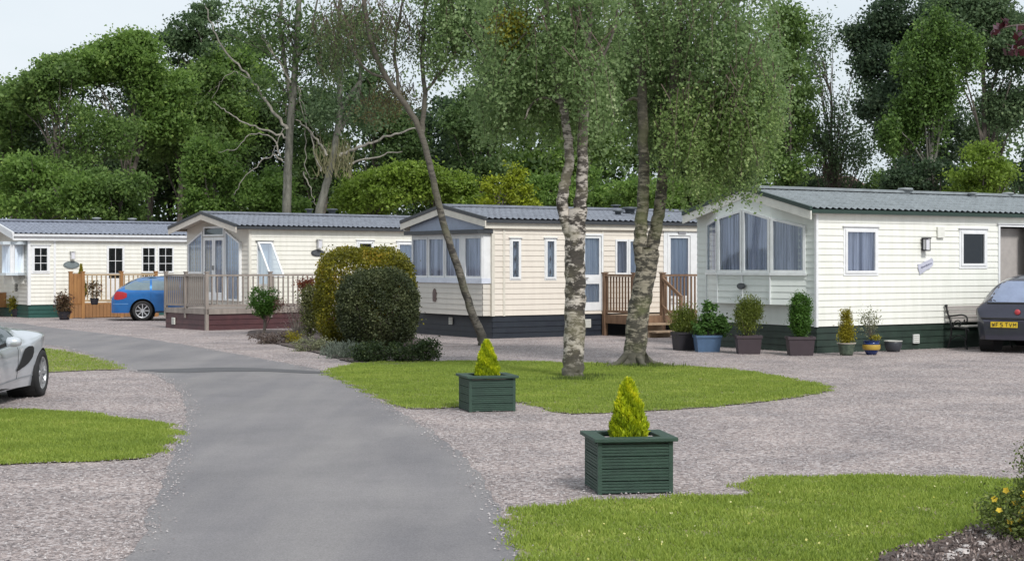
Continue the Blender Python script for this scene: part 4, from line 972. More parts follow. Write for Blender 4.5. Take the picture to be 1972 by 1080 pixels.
def planter(px, py, rz, label, h=.425, w=.56, lab2='', seed=1, ch=.45, cr_=.145):
    p = GP(px, py); dz = .30
    root = empty('planter', p+Vector((0, w/2, 0)), label, 'planter', rz, 'green wooden planters'); hw = w/2; hd = .27
    m = MB(); bh = .0235; z = .015
    for (ax, lim, other, sg) in (('y', hw, hd, -1), ('y', hw, hd, 1), ('x', hd, hw, -1), ('x', hd, hw, 1)):
        z = .012
        k = 0
        while z < h-.031:
            bh_ = min(bh, h-.026-z)+.004; g_ = .004 if (k+1) % 4 else .009; t0 = other-.028; t1 = other-(.0 if ax == 'y' else .0)
            if ax == 'y': m.box(-lim+.028, lim-.028, min(sg*t0, sg*t1), max(sg*t0, sg*t1), z, z+bh_-.004-g_*(bh_ > bh))
            else: m.box(min(sg*t0, sg*t1), max(sg*t0, sg*t1), -lim+.028, lim-.028, z, z+bh_-.004-g_*(bh_ > bh))
            z += bh; k += 1
    m.build('board_panel', PG, root)
    m = MB(); q = .02
    for sx in (-1, 1):
        for sy in (-1, 1):
            x, y = sx*(hw-.014), sy*(hd-.014); m.box(x-.016, x+.016, y-.016, y+.016, 0, h-.03)
    m.box(-hw+.03, hw-.03, -hd+.03, hd-.03, .01, h-.08); m.build('corner_post', PG, root)
    m = MB(); o = .065; i = .075
    m.box(-hw-.035, hw+.035, -hd-.035, -hd+i, h-.03, h); m.box(-hw-.035, hw+.035, hd-i, hd+.035, h-.03, h)
    m.box(-hw-.035, -hw+i, -hd+i+.001, hd-i-.001, h-.03, h); m.box(hw-i, hw+.035, -hd+i+.001, hd-i-.001, h-.03, h); m.build('rim', PG, root, bevel=.004)
    m = MB(); m.box(-hw+.032, hw-.032, -hd+.032, hd-.032, h-.079, h-.05); m.build('soil', SOIL, root)
    cf = empty('conifer', root.location+Vector((-.0, 0, h-.05)), lab2, 'conifer', 0, 'small golden conifers')
    conifer(cf, ch, cr_, seed, GOLDC, 0, 13000, .022, pw=.58)
    m = MB(); m.tube([(0, 0, -.0), (0, 0, ch*.8)], [.012, .004], 6); m.build('trunk', BARK, cf)
    return root
planter(1215, 952, math.radians(8), 'green slatted planter nearest the camera, at the edge of the front lawn', lab2='bright golden conifer in the nearest green planter', seed=3, h=.43, w=.58, ch=.46, cr_=.150)
planter(937, 793, math.radians(15), 'green slatted planter by the drive at the edge of the birch lawn', lab2='golden conifer in the farther green planter, in front of the leaning trunk', seed=4, ch=.44, cr_=.15)

def leafbush(parent, lobes, n, per, cr_, size, m, seed, flat=.9, shell=.5, up=None, asp=.55, name='foliage'):
    r = RS(seed); C, t, cc = crown_pts(lobes, n, per, cr_, r, flat, shell); C[:, 2] = np.maximum(C[:, 2], .01)
    return npmesh(name, leaves(C, t, size, r, asp, up), 4, m, parent, t), cc
def stems(parent, cc, rnd, base=(0, 0, 0), k=9, r0=.012, m=None, name='stem'):
    mb = MB(); b = Vector(base)
    for i in range(min(k, len(cc))):
        e = Vector(cc[i*len(cc)//k]); mid = b.lerp(e, .5)+Vector((rnd.uniform(-.03, .03), rnd.uniform(-.03, .03), .02)); mb.tube(grown([b, mid, e], 3), rads(7, r0, r0*.3), 5)
    return mb.build(name, m or BARK, parent)
LG = leafmat('laurel leaf', (.03, .075, .012), (.075, .16, .03), (.17, .28, .07)); OLV = leafmat('olive conifer leaf', (.045, .065, .01), (.13, .17, .02), (.24, .26, .05))
BOX = leafmat('box leaf', (.028, .075, .01), (.075, .17, .02), (.12, .23, .04)); GLD = leafmat('golden privet leaf', (.12, .11, .01), (.32, .28, .02), (.5, .46, .08)); GRYL = leafmat('grey green leaf', (.11, .12, .07), (.25, .26, .15), (.42, .42, .27))
POTD = mat('dark plastic pot', (.022, .020, .026), .55); POTB = mat('blue grey pot', (.07, .13, .23), .5); POTP = mat('plum brown pot', (.05, .035, .042), .55)
def rectpot(root, w, d, h, m, taper=.86):
    p = MB(); a, b = w/2, d/2; T = taper
    lo = [(-a*T, -b*T, 0), (a*T, -b*T, 0), (a*T, b*T, 0), (-a*T, b*T, 0)]; hi = [(-a, -b, h), (a, -b, h), (a, b, h), (-a, b, h)]
    inn = [(x*.9, y*.9, h) for x, y, z in hi]; ind = [(x*.88, y*.88, h-.05) for x, y, z in hi]
    for A, B in ((lo, hi), (hi, inn), (inn, ind)):
        for k in range(4): p.quad(A[k], A[(k+1) % 4], B[(k+1) % 4], B[k])
    p.quad(*ind); p.quad(*lo[::-1]); o = p.build('pot', m, root)
    q = MB(); q.box(-a-.012, a+.012, -b-.012, -b-.001, h-.05, h); q.box(-a-.012, a+.012, b+.001, b+.012, h-.05, h); q.box(-a-.012, -a-.001, -b, b, h-.05, h); q.box(a+.001, a+.012, -b, b, h-.05, h); q.build('pot_rim', m, o); return o
def roundpot(root, r, h, m, rimm=None, taper=.7, belly=0):
    p = MB(); prof = [(0, 0), (r*taper, 0)]+[(r*(taper+(1-taper)*t)+belly*math.sin(math.pi*t), h*t) for t in (.2, .4, .6, .8, .93)]
    p.lathe(prof+[(r*.9, h*.9), (0, h*.88)], 24); o = p.build('pot', m, root, True)
    q = MB(); q.lathe([(r*.88, h*.93), (r*1.06, h*.93), (r*1.08, h), (r*.9, h), (r*.88, h*.93)], 24); q.build('pot_rim', rimm or m, o); return o
PT = [  # px, py base, kind
 (1318, 674, 'a'), (1362, 677, 'b'), (1441, 681, 'c'), (1541, 684, 'd'), (1630, 684, 'e'), (1678, 683, 'f'), (1720, 677, 'g')]
rnd = random.Random(6)
for px, py, k in PT:
    p = GP(px, py); G = 'potted plants along the nearest caravan'
    if k == 'a':
        o = empty('potted_plant', p, 'bushy two-topped conifer in a black pot beside the deck, leftmost of the row of pots', 'potted plant', .3, G); rectpot(o, .42, .38, .37, POTD)
        r = RS(31); leafbush(o, [(-.08, 0, .62, .2, .18, .28), (.12, .03, .6, .16, .16, .3), (0, 0, .48, .27, .22, .16)], 160, 34, .11, .045, OLV, 31, 1.3, .3, .6, .35); stems(o, [(-.08, 0, .9), (.12, 0, .9), (0, .05, .6)], rnd, (0, 0, .33), 3)
    if k == 'b':
        o = empty('potted_plant', p, 'glossy laurel shrub in a blue-grey trough', 'potted plant', .1, G); rectpot(o, .50, .36, .33, POTB)
        f, cc = leafbush(o, [(.03, 0, .68, .13, .13, .27), (.26, 0, .52, .15, .14, .17), (-.1, 0, .45, .2, .15, .12)], 70, 26, .11, .075, LG, 32); stems(o, cc, rnd, (0, 0, .3), 8)
    if k == 'c':
        o = empty('potted_plant', p, 'feathery yellow-green shrub in a plum pot under the oval bay plaque', 'potted plant', .0, G); rectpot(o, .48, .38, .36, POTP)
        f, cc = leafbush(o, [(0, 0, .72, .27, .22, .36), (-.1, 0, .85, .14, .12, .24), (.13, 0, .84, .12, .12, .25)], 260, 30, .09, .042, OLV, 33, 1.4, .3, .65, .35); stems(o, cc, rnd, (0, 0, .3), 12)
    if k == 'd':
        o = empty('potted_plant', p, 'dense dark green columnar shrub in a plum pot at the caravan corner', 'potted plant', .0, G); rectpot(o, .50, .40, .36, POTP)
        leafbush(o, [(0, 0, .78, .20, .19, .42), (0, 0, .95, .17, .17, .24), (0, 0, .6, .18, .18, .25)], 330, 34, .07, .036, BOX, 34, 1, .55); stems(o, [(0, 0, .9)], rnd, (0, 0, .3), 1, .02)
    if k == 'e':
        o = empty('potted_plant', p, 'narrow golden shrub in a small green pot with cream rim', 'potted plant', 0, G); roundpot(o, .17, .24, mat('mottled green pot', (.10, .13, .09), .4, col2=(.04, .06, .045), scale=18), mat('cream rim', (.55, .5, .42), .5))
        leafbush(o, [(0, 0, .55, .12, .12, .40), (0, 0, .4, .12, .12, .2)], 150, 30, .07, .036, GLD, 35, 1, .4); stems(o, [(0, 0, .8)], rnd, (0, 0, .2), 1)
    if k == 'f':
        o = empty('potted_plant', p, 'thin sparse shrub in a blue and gold glazed pot', 'potted plant', 0, G); pt = roundpot(o, .15, .27, mat('blue glaze', (.012, .03, .13), .2), None, .6, .03)
        q = MB(); q.lathe([(.158, .10), (.172, .13), (.172, .17), (.166, .20)], 24); q.build('gold_band', mat('gold glaze', (.45, .3, .05), .3), pt, True)
        f, cc = leafbush(o, [(-.05, 0, .65, .24, .16, .30)], 60, 9, .09, .04, GRYL, 36, 1.6, .1); stems(o, cc, rnd, (0, 0, .25), 16, .006)
        leafbush(o, [(.05, -.03, .33, .10, .08, .05)], 14, 20, .05, .03, GLD, 37, name='lower_leaves')
    if k == 'g':
        o = empty('empty_pot', p, 'low round charcoal bowl with a white rim, no plant', 'pot', 0, G); roundpot(o, .17, .22, mat('charcoal bowl', (.045, .05, .06), .4), mat('white rim', (.62, .62, .58), .5), .72, .02)
# pots and shrubs by caravan 1
o = empty('potted_plant', WP(34, 612, 52)*1.0, 'bright yellow-green shrub in front of the far left gable', 'potted plant', 0, 'far left pots'); o.location.z = 0; roundpot(o, .2, .28, POTD); leafbush(o, [(0, 0, .45, .25, .2, .24)], 50, 30, .14, .07, GLD, 41)
o = empty('potted_plant', Vector(((124-CX)/F*49.3, 49.3, 0)), 'reddish shrub in a pot between teal skirt and orange deck', 'potted plant', 0, 'far left pots'); roundpot(o, .2, .26, POTD); leafbush(o, [(-.02, 0, .5, .2, .18, .38)], 50, 30, .14, .07, leafmat('bronze leaf', (.06, .03, .03), (.13, .09, .04), (.22, .08, .07)), 42)
q = V1.root.matrix_world; th = V1.th
lp = Vector((V1.u(156, .8), -.8, .46)); o = empty('potted_plant', (V1.X+lp.x*math.cos(th)-lp.y*math.sin(th), V1.D+lp.x*math.sin(th)+lp.y*math.cos(th), .46), 'slim golden conifer standing on the orange deck', 'potted plant', 0, 'far left pots')
roundpot(o, .15, .26, POTD); conifer(o, .98, .18, 44, GLD, .25, 2500, .05)
o = empty('potted_plant', Vector(((172-CX)/F*49.0+.0, 49.6, .46)), 'dark trailing plant on the orange deck beside the slim conifer', 'potted plant', 0, 'far left pots'); roundpot(o, .14, .2, POTD); leafbush(o, [(0, 0, .45, .2, .15, .3)], 30, 20, .12, .06, leafmat('bronze leaf', (0, 0, 0), (0, 0, 0)), 45)
# bench
ub = V4.u(1818); IRON = mat('black cast iron', (.012, .012, .014), .5)
bc = empty('garden_bench', (V4.X, V4.D, 0), 'cast-iron ended garden bench with grey slats against the nearest caravan', 'bench', V4.th)
for k, uu in enumerate((ub, ub+1.35)):
    m = MB(); T = lambda o, z: Vector((uu, -o, z))
    m.tube(grown([T(.06, .86), T(.10, .72), T(.2, .46), T(.17, .2), T(.1, 0)], 5), .02, 6)
    m.tube(grown([T(.2, .44), T(.42, .43), T(.62, .42), T(.66, .36)], 5), .018, 6)
    m.tube(grown([T(.58, .42), T(.6, .25), T(.57, .12), T(.62, 0)], 5), .02, 6)
    m.tube(grown([T(.12, .66), T(.3, .68), T(.48, .70), T(.60, .66), T(.61, .57), T(.54, .55), T(.55, .61)], 5), .017, 6)
    m.tube(grown([T(.24, .46), T(.3, .56), T(.4, .58), T(.46, .52), T(.41, .47), T(.37, .52)], 5), .012, 5)
    m.tube(grown([T(.2, .2), T(.4, .28), T(.58, .2)], 5), .012, 5)
    m.lathe([(0, .03), (.035, .01), (.03, -.02), (0, -.03)], 10, tuple(T(.055, .88))); m.build('bench_end', IRON, bc)
SL = mat('weathered slat', (.40, .37, .35), .8)
for k in range(5): m = MB(); o_ = .27+k*.075; m.box(ub, ub+1.35, -o_-.055, -o_, .455, .478); m.build('seat_slat', mat('pale slat', (.58, .56, .52), .7), bc)
for k in range(4): m = MB(); z = .55+k*.085; o_ = .17-k*.028; m.box(ub, ub+1.35, -o_-.02, -o_, z, z+.065); m.build('back_slat', SL, bc)

# ---------------------------------------------------------------- hedge and garden shrubs
def hedge(name, p, sx, sy, sz, m, label, n, size, seed, ex=4, corem=None, topm=None):
    """clipped shrub: rounded block whose surface is leaves, with a branch core"""
    o = empty(name, p, label, 'hedge' if name == 'hedge' else 'shrub', .1); r = RS(seed)
    u = unit(r, n); q = (np.abs(u)**ex).sum(1)**(-1/ex); S = u*q[:, None]
    depth = 1-.22*r.uniform(0, 1, n)**1.6; wv = 1+.035*np.sin(S[:, 0]*3+S[:, 2]*4+seed)+.05*np.sin(S[:, 0]*7+S[:, 2]*5)*np.sin(S[:, 1]*6+S[:, 2]*8)+.025*np.sin(S[:, 0]*19)*np.sin(S[:, 2]*17+S[:, 1]*13)
    C = S*depth[:, None]*wv[:, None]*np.array([sx, sy, sz])+np.array([0, 0, sz]); C += r.normal(0, .022, (n, 3))*(1+2.2*(r.uniform(0, 1, n) > .93))[:, None]; C[:, 2] = np.abs(C[:, 2])
    t = np.clip(.45+.3*np.sin(S[:, 0]*5+seed)*np.sin(S[:, 2]*4+S[:, 1]*3)+r.uniform(-.35, .4, n), 0, 1)
    npmesh('foliage', leaves(C, t, size, r, .6, .25), 4, m, o, t)
    mb = MB(); rr = random.Random(seed)
    for k in range(14):
        a = rr.uniform(0, 6.28); e = Vector((math.cos(a)*sx*.75, math.sin(a)*sy*.75, sz*rr.uniform(.9, 1.8))); mb.tube([(e.x*.15, e.y*.15, 0), (e.x*.6, e.y*.6, e.z*.45), tuple(e)], [.03, .02, .006], 5)
    mb.build('branches', BARK, o)
    return o
HG = leafmat('golden hedge leaf', (.07, .075, .008), (.22, .21, .015), (.36, .24, .03)); HD = leafmat('dark clipped leaf', (.03, .042, .018), (.075, .092, .035), (.16, .175, .08))
p = GP(704, 664); p.y = 34.4; p.x = (704-CX)/F*34.4
hedge('hedge', p, 1.08, 1.0, 1.05, HG, 'tall golden-olive clipped hedge at the bend of the drive', 42000, .055, 51, 3.0)
p = Vector(((728-CX)/F*32.9, 32.9, 0)); hedge('clipped_shrub', p, .84, .8, .82, HD, 'dark green rounded shrub in front of the golden hedge', 30000, .05, 52, 2.4)
def shrub(px, py, lobes, m, label, n=90, per=30, cr_=.14, size=.06, seed=1, flat=.8, shell=.4, up=None, asp=.55, name='shrub', k=7, d=None):
    p = GP(px, py); o = empty(name, p, label, 'shrub', 0); f, cc = leafbush(o, lobes, n, per, cr_, size, m, seed, flat, shell, up, asp); stems(o, cc, random.Random(seed), (0, 0, 0), k); return o
SILG = leafmat('silvery leaf', (.09, .11, .085), (.19, .22, .17), (.34, .37, .31)); BRZ = leafmat('bronze leaf', (0, 0, 0), (0, 0, 0)); DKG = leafmat('dark low leaf', (.018, .035, .012), (.05, .078, .025), (.12, .15, .05))
o = shrub(508, 643, [(0, 0, .82, .38, .36, .36), (.05, 0, .62, .22, .2, .2)], BOX, 'lollipop-shaped green shrub standing before the plum deck skirt', 150, 34, .12, .05, 61, name='standard_shrub', k=5)
leafbush(o, [(.33, -.05, .68, .14, .12, .2), (.42, -.05, .75, .1, .1, .12)], 30, 16, .1, .04, leafmat('dead flower head', (.16, .09, .07), (.33, .2, .16), (.5, .36, .3)), 62, name='dried_flower_cluster')
m = MB(); m.tube([(0, 0, 0), (.02, 0, .3), (0, 0, .7)], [.03, .025, .02], 7); m.build('trunk', BARK, o)
o = shrub(570, 648, [(0, .3, .45, .42, .3, .42)], leafmat('bare twig leaf', (.13, .09, .085), (.2, .15, .14)), 'bare brownish twiggy shrub left of the golden hedge', 60, 14, .2, .045, 63, 1.2, .1, name='twiggy_shrub', k=40)
shrub(597, 652, [(0, 0, .6, .2, .2, .55), (.02, 0, 1.0, .22, .2, .25)], leafmat('mixed shrub leaf', (.05, .06, .02), (.12, .13, .04), (.3, .28, .16)), 'tall narrow variegated shrub tight against the left of the golden hedge', 120, 30, .14, .055, 64)
shrub(592, 645, [(0, 0, 1.22, .25, .2, .16)], leafmat('red tip leaf', (.14, .05, .03), (.30, .10, .05), (.4, .2, .08)), 'red-tipped shrub rising beside the golden hedge', 40, 30, .12, .055, 65)
shrub(520, 662, [(-.1, 0, .1, .32, .2, .12), (.25, .1, .1, .2, .15, .12)], leafmat('brown heather leaf', (.07, .05, .045), (.16, .12, .10), (.3, .26, .2)), 'low brownish heather at the left tip of the bed', 60, 22, .1, .04, 66)
shrub(566, 662, [(0, 0, .16, .18, .15, .14)], GLD, 'small yellow heather in the bed by the bend', 26, 26, .08, .04, 67)
shrub(602, 676, [(0, 0, .12, .45, .2, .16)], GRYL, 'low grey-green mat plant in front of the golden hedge', 70, 24, .1, .04, 68)
shrub(668, 690, [(0, 0, .12, .34, .22, .16)], SILG, 'silvery spiky plant at the front of the bed', 60, 26, .1, .075, 69, 1, .3, .6, .22)
shrub(640, 684, [(0, 0, .1, .2, .15, .12)], SILG, 'smaller silvery tuft left of the spiky one', 30, 24, .08, .06, 70, 1, .3, .6, .25)
shrub(718, 698, [(0, 0, .17, .32, .25, .2), (-.2, .1, .14, .2, .2, .15)], DKG, 'dark low shrub at the foot of the rounded shrub', 90, 30, .11, .045, 71)
shrub(788, 698, [(-.1, .05, .16, .38, .25, .18), (.3, .1, .22, .24, .22, .22)], DKG, 'dark spreading shrub at the right end of the bed', 130, 30, .11, .045, 72)
# yellow-flowered bush in the near right corner
POT = leafmat('potentilla leaf', (.05, .08, .02), (.15, .19, .045), (.36, .38, .12)); YF = leafmat('yellow petal', (.62, .42, .03), (.75, .62, .08), (.8, .45, .12), transl=.3)
p = Vector((3.22, 9.9, 0)); o = empty('flowering_bush', p, 'green bush dotted with yellow flowers in the near right corner', 'bush')
f, cc = leafbush(o, [(.10, .0, .16, .30, .28, .18), (.14, .05, .36, .24, .25, .22), (.20, .1, .50, .20, .22, .26), (-.10, .1, .2, .2, .2, .14)], 400, 32, .07, .024, POT, 81, 1.1, .4); stems(o, cc, random.Random(3), (.15, .05, 0), 50, .006)
r = RS(82); L = []; n = 110
C = cc[r.choice(len(cc), n)]+r.normal(0, .02, (n, 3)); C[:, 1] -= .07; C[:, 2] += .02
a = unit(r, n)*.6+np.array([0, -.8, .6]); a /= np.linalg.norm(a, axis=1)[:, None]; u_ = np.cross(a, unit(r, n)); u_ /= np.linalg.norm(u_, axis=1)[:, None]; w_ = np.cross(a, u_)
V = []
for k in range(5):
    th_ = k*2*math.pi/5; d_ = u_*math.cos(th_)+w_*math.sin(th_); e_ = np.cross(a, d_); s_ = .021
    V.append(np.stack([C, C+(d_*.6+e_*.45)*s_+a*.003, C+d_*s_*1.1+a*.004, C+(d_*.6-e_*.45)*s_+a*.003], 1))
npmesh('flowers', np.concatenate(V).reshape(-1, 3), 4, YF, o, np.tile(r.uniform(0, 1, n)**2, 5))['kind'] = 'stuff'
for k, (x, y, s_) in enumerate(((2.86, 9.72, .035), (2.98, 9.93, .04), (2.66, 9.42, .05), (2.74, 9.62, .03), (2.55, 9.3, .04), (3.02, 10.1, .03))):
    r = RS(90+k); m = MB(); m.lathe([(0, -s_*.3), (s_*.8, -s_*.2), (s_, 0), (s_*.7, s_*.4), (0, s_*.5)], 7, (0, 0, 0)); 
    m.v = [(a+r.uniform(-.1, .1)*s_, b+r.uniform(-.1, .1)*s_, c+r.uniform(-.1, .1)*s_) for a, b, c in m.v]
    q = m.build('edging_stone', mat('pale stone', (.5, .46, .44), .85, scale=20), None, False); q.location = (x, y, .05)
    tag(q, 'pale edging stone at the soil border in the near right corner', 'stone', 'pale edging stones')

# ---------------------------------------------------------------- foreground birches
def birchbark(name, white=(.56, .53, .48), dark=(.045, .04, .036), green=(.16, .17, .09), amt=.5):
    m = bpy.data.materials.new(name); m.use_nodes = True; n = m.node_tree; L = n.links.new; b = n.nodes['Principled BSDF']; b.inputs['Roughness'].default_value = .85
    t = n.nodes.new('ShaderNodeTexCoord'); mp = n.nodes.new('ShaderNodeMapping'); mp.inputs['Scale'].default_value = (1, 1, 2.2); L(t.outputs['Object'], mp.inputs[0])
    a = n.nodes.new('ShaderNodeTexNoise'); a.inputs['Scale'].default_value = 5.2; a.inputs['Detail'].default_value = 5; a.inputs['Roughness'].default_value = .68; L(mp.outputs[0], a.inputs['Vector'])
    mp2 = n.nodes.new('ShaderNodeMapping'); mp2.inputs['Scale'].default_value = (1.5, 1.5, 12); L(t.outputs['Object'], mp2.inputs[0])
    c = n.nodes.new('ShaderNodeTexNoise'); c.inputs['Scale'].default_value = 4; c.inputs['Detail'].default_value = 3; L(mp2.outputs[0], c.inputs['Vector'])
    g = n.nodes.new('ShaderNodeTexNoise'); g.inputs['Scale'].default_value = 2.2; g.inputs['Detail'].default_value = 4; L(t.outputs['Object'], g.inputs['Vector'])
    r1 = n.nodes.new('ShaderNodeValToRGB'); e = r1.color_ramp.elements; e[0].position = amt-.05; e[0].color = (*dark, 1); e[1].position = amt+.03; e[1].color = (*white, 1); L(a.outputs['Fac'], r1.inputs[0])
    r2 = n.nodes.new('ShaderNodeValToRGB'); e = r2.color_ramp.elements; e[0].position = .36; e[0].color = (.35, .32, .3, 1); e[1].position = .46; e[1].color = (1, 1, 1, 1); L(c.outputs['Fac'], r2.inputs[0])
    mu = n.nodes.new('ShaderNodeMixRGB'); mu.blend_type = 'MULTIPLY'; mu.inputs[0].default_value = .9; L(r1.outputs[0], mu.inputs[1]); L(r2.outputs[0], mu.inputs[2])
    r3 = n.nodes.new('ShaderNodeValToRGB'); e = r3.color_ramp.elements; e[0].position = .5; e[0].color = (0, 0, 0, 1); e[1].position = .68; e[1].color = (.75, .75, .75, 1); L(g.outputs['Fac'], r3.inputs[0])
    mg = n.nodes.new('ShaderNodeMixRGB'); L(r3.outputs[0], mg.inputs[0]); L(mu.outputs[0], mg.inputs[1]); mg.inputs[2].default_value = (*green, 1); L(mg.outputs[0], b.inputs['Base Color'])
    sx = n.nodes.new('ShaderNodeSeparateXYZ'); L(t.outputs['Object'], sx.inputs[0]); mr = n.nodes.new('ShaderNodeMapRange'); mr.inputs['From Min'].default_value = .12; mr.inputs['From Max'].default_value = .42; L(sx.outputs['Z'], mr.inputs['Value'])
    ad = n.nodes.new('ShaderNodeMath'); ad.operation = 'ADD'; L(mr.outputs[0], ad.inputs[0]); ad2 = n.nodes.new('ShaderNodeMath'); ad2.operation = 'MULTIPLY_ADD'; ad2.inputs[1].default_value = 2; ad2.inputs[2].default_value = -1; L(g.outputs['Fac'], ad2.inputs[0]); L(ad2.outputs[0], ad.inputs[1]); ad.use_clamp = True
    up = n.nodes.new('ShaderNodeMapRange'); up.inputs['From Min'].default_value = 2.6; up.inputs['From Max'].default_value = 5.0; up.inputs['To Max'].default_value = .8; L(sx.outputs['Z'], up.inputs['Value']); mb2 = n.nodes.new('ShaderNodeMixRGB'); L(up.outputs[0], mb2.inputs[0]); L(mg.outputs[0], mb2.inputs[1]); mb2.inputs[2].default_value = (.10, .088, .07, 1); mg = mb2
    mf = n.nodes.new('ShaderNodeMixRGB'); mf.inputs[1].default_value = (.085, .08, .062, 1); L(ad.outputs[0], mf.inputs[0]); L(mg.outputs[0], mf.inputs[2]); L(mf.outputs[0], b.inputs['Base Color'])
    bp = n.nodes.new('ShaderNodeBump'); bp.inputs['Strength'].default_value = .8; bp.inputs['Distance'].default_value = .02; L(a.outputs['Fac'], bp.inputs['Height']); L(bp.outputs[0], b.inputs['Normal'])
    return m
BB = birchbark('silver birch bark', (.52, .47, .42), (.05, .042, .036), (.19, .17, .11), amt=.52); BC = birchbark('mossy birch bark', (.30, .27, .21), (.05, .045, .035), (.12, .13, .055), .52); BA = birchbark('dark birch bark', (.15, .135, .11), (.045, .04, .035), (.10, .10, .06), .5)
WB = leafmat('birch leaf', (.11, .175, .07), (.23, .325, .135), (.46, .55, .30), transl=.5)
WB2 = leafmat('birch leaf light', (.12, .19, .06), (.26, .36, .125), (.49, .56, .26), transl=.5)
def stemtube(mb, pxs, d, r0, r1, seed, flare=0, n=14, dd=0, k=6, wob=.012):
    rnd = random.Random(seed); P = [WP(x, y, d+dd*i/(len(pxs)-1)) for i, (x, y) in enumerate(pxs)]
    G = grown(P, k, wob, rnd); mb.tube(G, rads(len(G), r0, r1, flare), n, .06, rnd); return G
def strands(parent, regions, n, seed, m, size=.05, per=26, ln=(.5, 1.3), spread=.07, twigs=None, base=None):
    """weeping shoots: regions are lobes holding the shoot tops; each shoot hangs down and carries leaves"""
    r = RS(seed); L = np.array(regions, float); vol = L[:, 3]*L[:, 5]; pk = r.choice(len(L), n, p=vol/vol.sum()); u = unit(r, n)*r.uniform(.1, 1, n)[:, None]**.5
    T = L[pk, :3]+u*L[pk, 3:]; ll = r.uniform(ln[0], ln[1], n); sway = r.normal(0, .16, (n, 2)); ct = np.clip(r.normal(.45, .22, n), 0, 1)
    idx = np.repeat(np.arange(n), per); t = r.uniform(0, 1, len(idx)); k = (1-t*.5)*spread
    C = T[idx].copy(); C[:, 0] += sway[idx, 0]*t+r.normal(0, 1, len(idx))*k; C[:, 1] += sway[idx, 1]*t+r.normal(0, 1, len(idx))*k; C[:, 2] -= ll[idx]*t
    tint = np.clip(ct[idx]*.65+r.uniform(0, .5, len(idx))-.05, 0, 1)
    npmesh('foliage', leaves(C, tint, size, r, .72, -.3), 4, m, parent, tint)
    if twigs:
        mb = MB(); sel = r.choice(n, min(twigs, n), replace=False)
        for i in sel: mb.tube([tuple(T[i]+np.array([-sway[i, 0]*.8, -sway[i, 1]*.8, .25])), tuple(T[i]), tuple(T[i]+np.array([sway[i, 0], sway[i, 1], -ll[i]*.9]))], [.012, .007, .002], 3)
        mb.build('twigs', mat('birch twig', (.09, .065, .05), .8), parent)
def LB(px, py, d, rx, ry, rz=None): # lobe at a surveyed place with radii in pixels at that distance
    p = WP(px, py, d); return (p.x, p.y, p.z, rx*d/F, (rx*d/F+.2)*.9 if rz is None else rz, ry*d/F)
def rebase(root):
    b = root.location.copy()
    for o in root.children: o.location = -b
# leaning birch
p = GP(932, 665); rt = empty('birch_tree', p, 'slim dark trunk leaning left in front of the beige bay, behind the farther planter', 'tree', 0, 'birches on the island lawn'); mb = MB()
G = stemtube(mb, [(932, 665), (925, 640), (905, 590), (880, 510), (857, 440), (838, 365), (815, 270), (790, 215), (745, 150), (716, 85), (702, 10), (690, -90)], p.y, .10, .045, 1, .04)
stemtube(mb, [(812, 255), (818, 180), (812, 100), (820, 0), (815, -80)], p.y, .06, .03, 2, n=9); stemtube(mb, [(745, 150), (700, 130), (665, 60), (640, -10)], p.y, .035, .015, 3, n=7)
stemtube(mb, [(770, 180), (760, 90), (775, 0), (770, -60)], p.y, .04, .02, 4, n=7); stemtube(mb, [(818, 180), (870, 110), (905, 40), (930, -40)], p.y, .035, .015, 5, n=7)
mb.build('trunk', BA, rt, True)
dA = p.y
strands(rt, [LB(905, 20, dA, 75, 60), LB(850, 60, dA, 55, 60), LB(960, 60, dA, 60, 70), LB(880, -50, dA, 120, 50)], 950, 101, WB, .065, 26, (.3, 1.0), .12, 120)
strands(rt, [LB(760, 175, dA+1, 55, 30), LB(720, 200, dA+1, 40, 20)], 80, 103, leafmat('brownish birch leaf', (.09, .08, .035), (.17, .15, .06), (.25, .25, .10)), .05, 18, (.2, .6), .12, 40)
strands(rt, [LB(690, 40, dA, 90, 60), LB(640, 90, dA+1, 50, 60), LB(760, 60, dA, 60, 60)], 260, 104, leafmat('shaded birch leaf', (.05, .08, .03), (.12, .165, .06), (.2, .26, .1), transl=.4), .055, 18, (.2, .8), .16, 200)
rebase(rt)
# white birch with a twin stem
p = GP(1103, 727); dB = p.y; rt = empty('birch_tree', p, 'white-barked birch with twin upright stems left of the forked birch', 'tree', 0, 'birches on the island lawn'); mb = MB()
stemtube(mb, [(1103, 732), (1104, 715), (1106, 640), (1108, 560), (1107, 500), (1108, 455), (1112, 400)], dB, .165, .15, 11, .10, 18)
stemtube(mb, [(1108, 480), (1092, 430), (1083, 385), (1090, 345), (1097, 310), (1092, 250), (1084, 205), (1069, 150), (1058, 80), (1052, 0), (1050, -120)], dB, .105, .038, 12, 0, 14)
stemtube(mb, [(1112, 460), (1117, 400), (1121, 335), (1123, 250), (1126, 180), (1132, 90), (1136, 0), (1140, -120)], dB+.1, .115, .04, 13, 0, 14)
for i, (a, b, c_, d_) in enumerate((((1060, 95), (1020, 50), (985, 10), (960, -60)), ((1126, 170), (1160, 110), (1185, 50), (1195, -40)), ((1085, 205), (1060, 190), (1030, 195), (1010, 230)), ((1133, 90), (1110, 30), (1100, -40), (1090, -90)))): stemtube(mb, [a, b, c_, d_], dB, .035, .012, 20+i, n=7)
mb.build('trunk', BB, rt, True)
strands(rt, [LB(990, 90, dB+.2, 90, 80, .8), LB(1060, 150, dB+1.1, 80, 90, .7), LB(1120, 60, dB+.9, 90, 80, .7), LB(960, 180, dB+.8, 55, 50), LB(1050, -50, dB, 180, 60, 1.1), LB(1140, 170, dB+.8, 50, 70, .5)], 1350, 111, WB, .058, 26, (.25, 1.0), .10, 180)
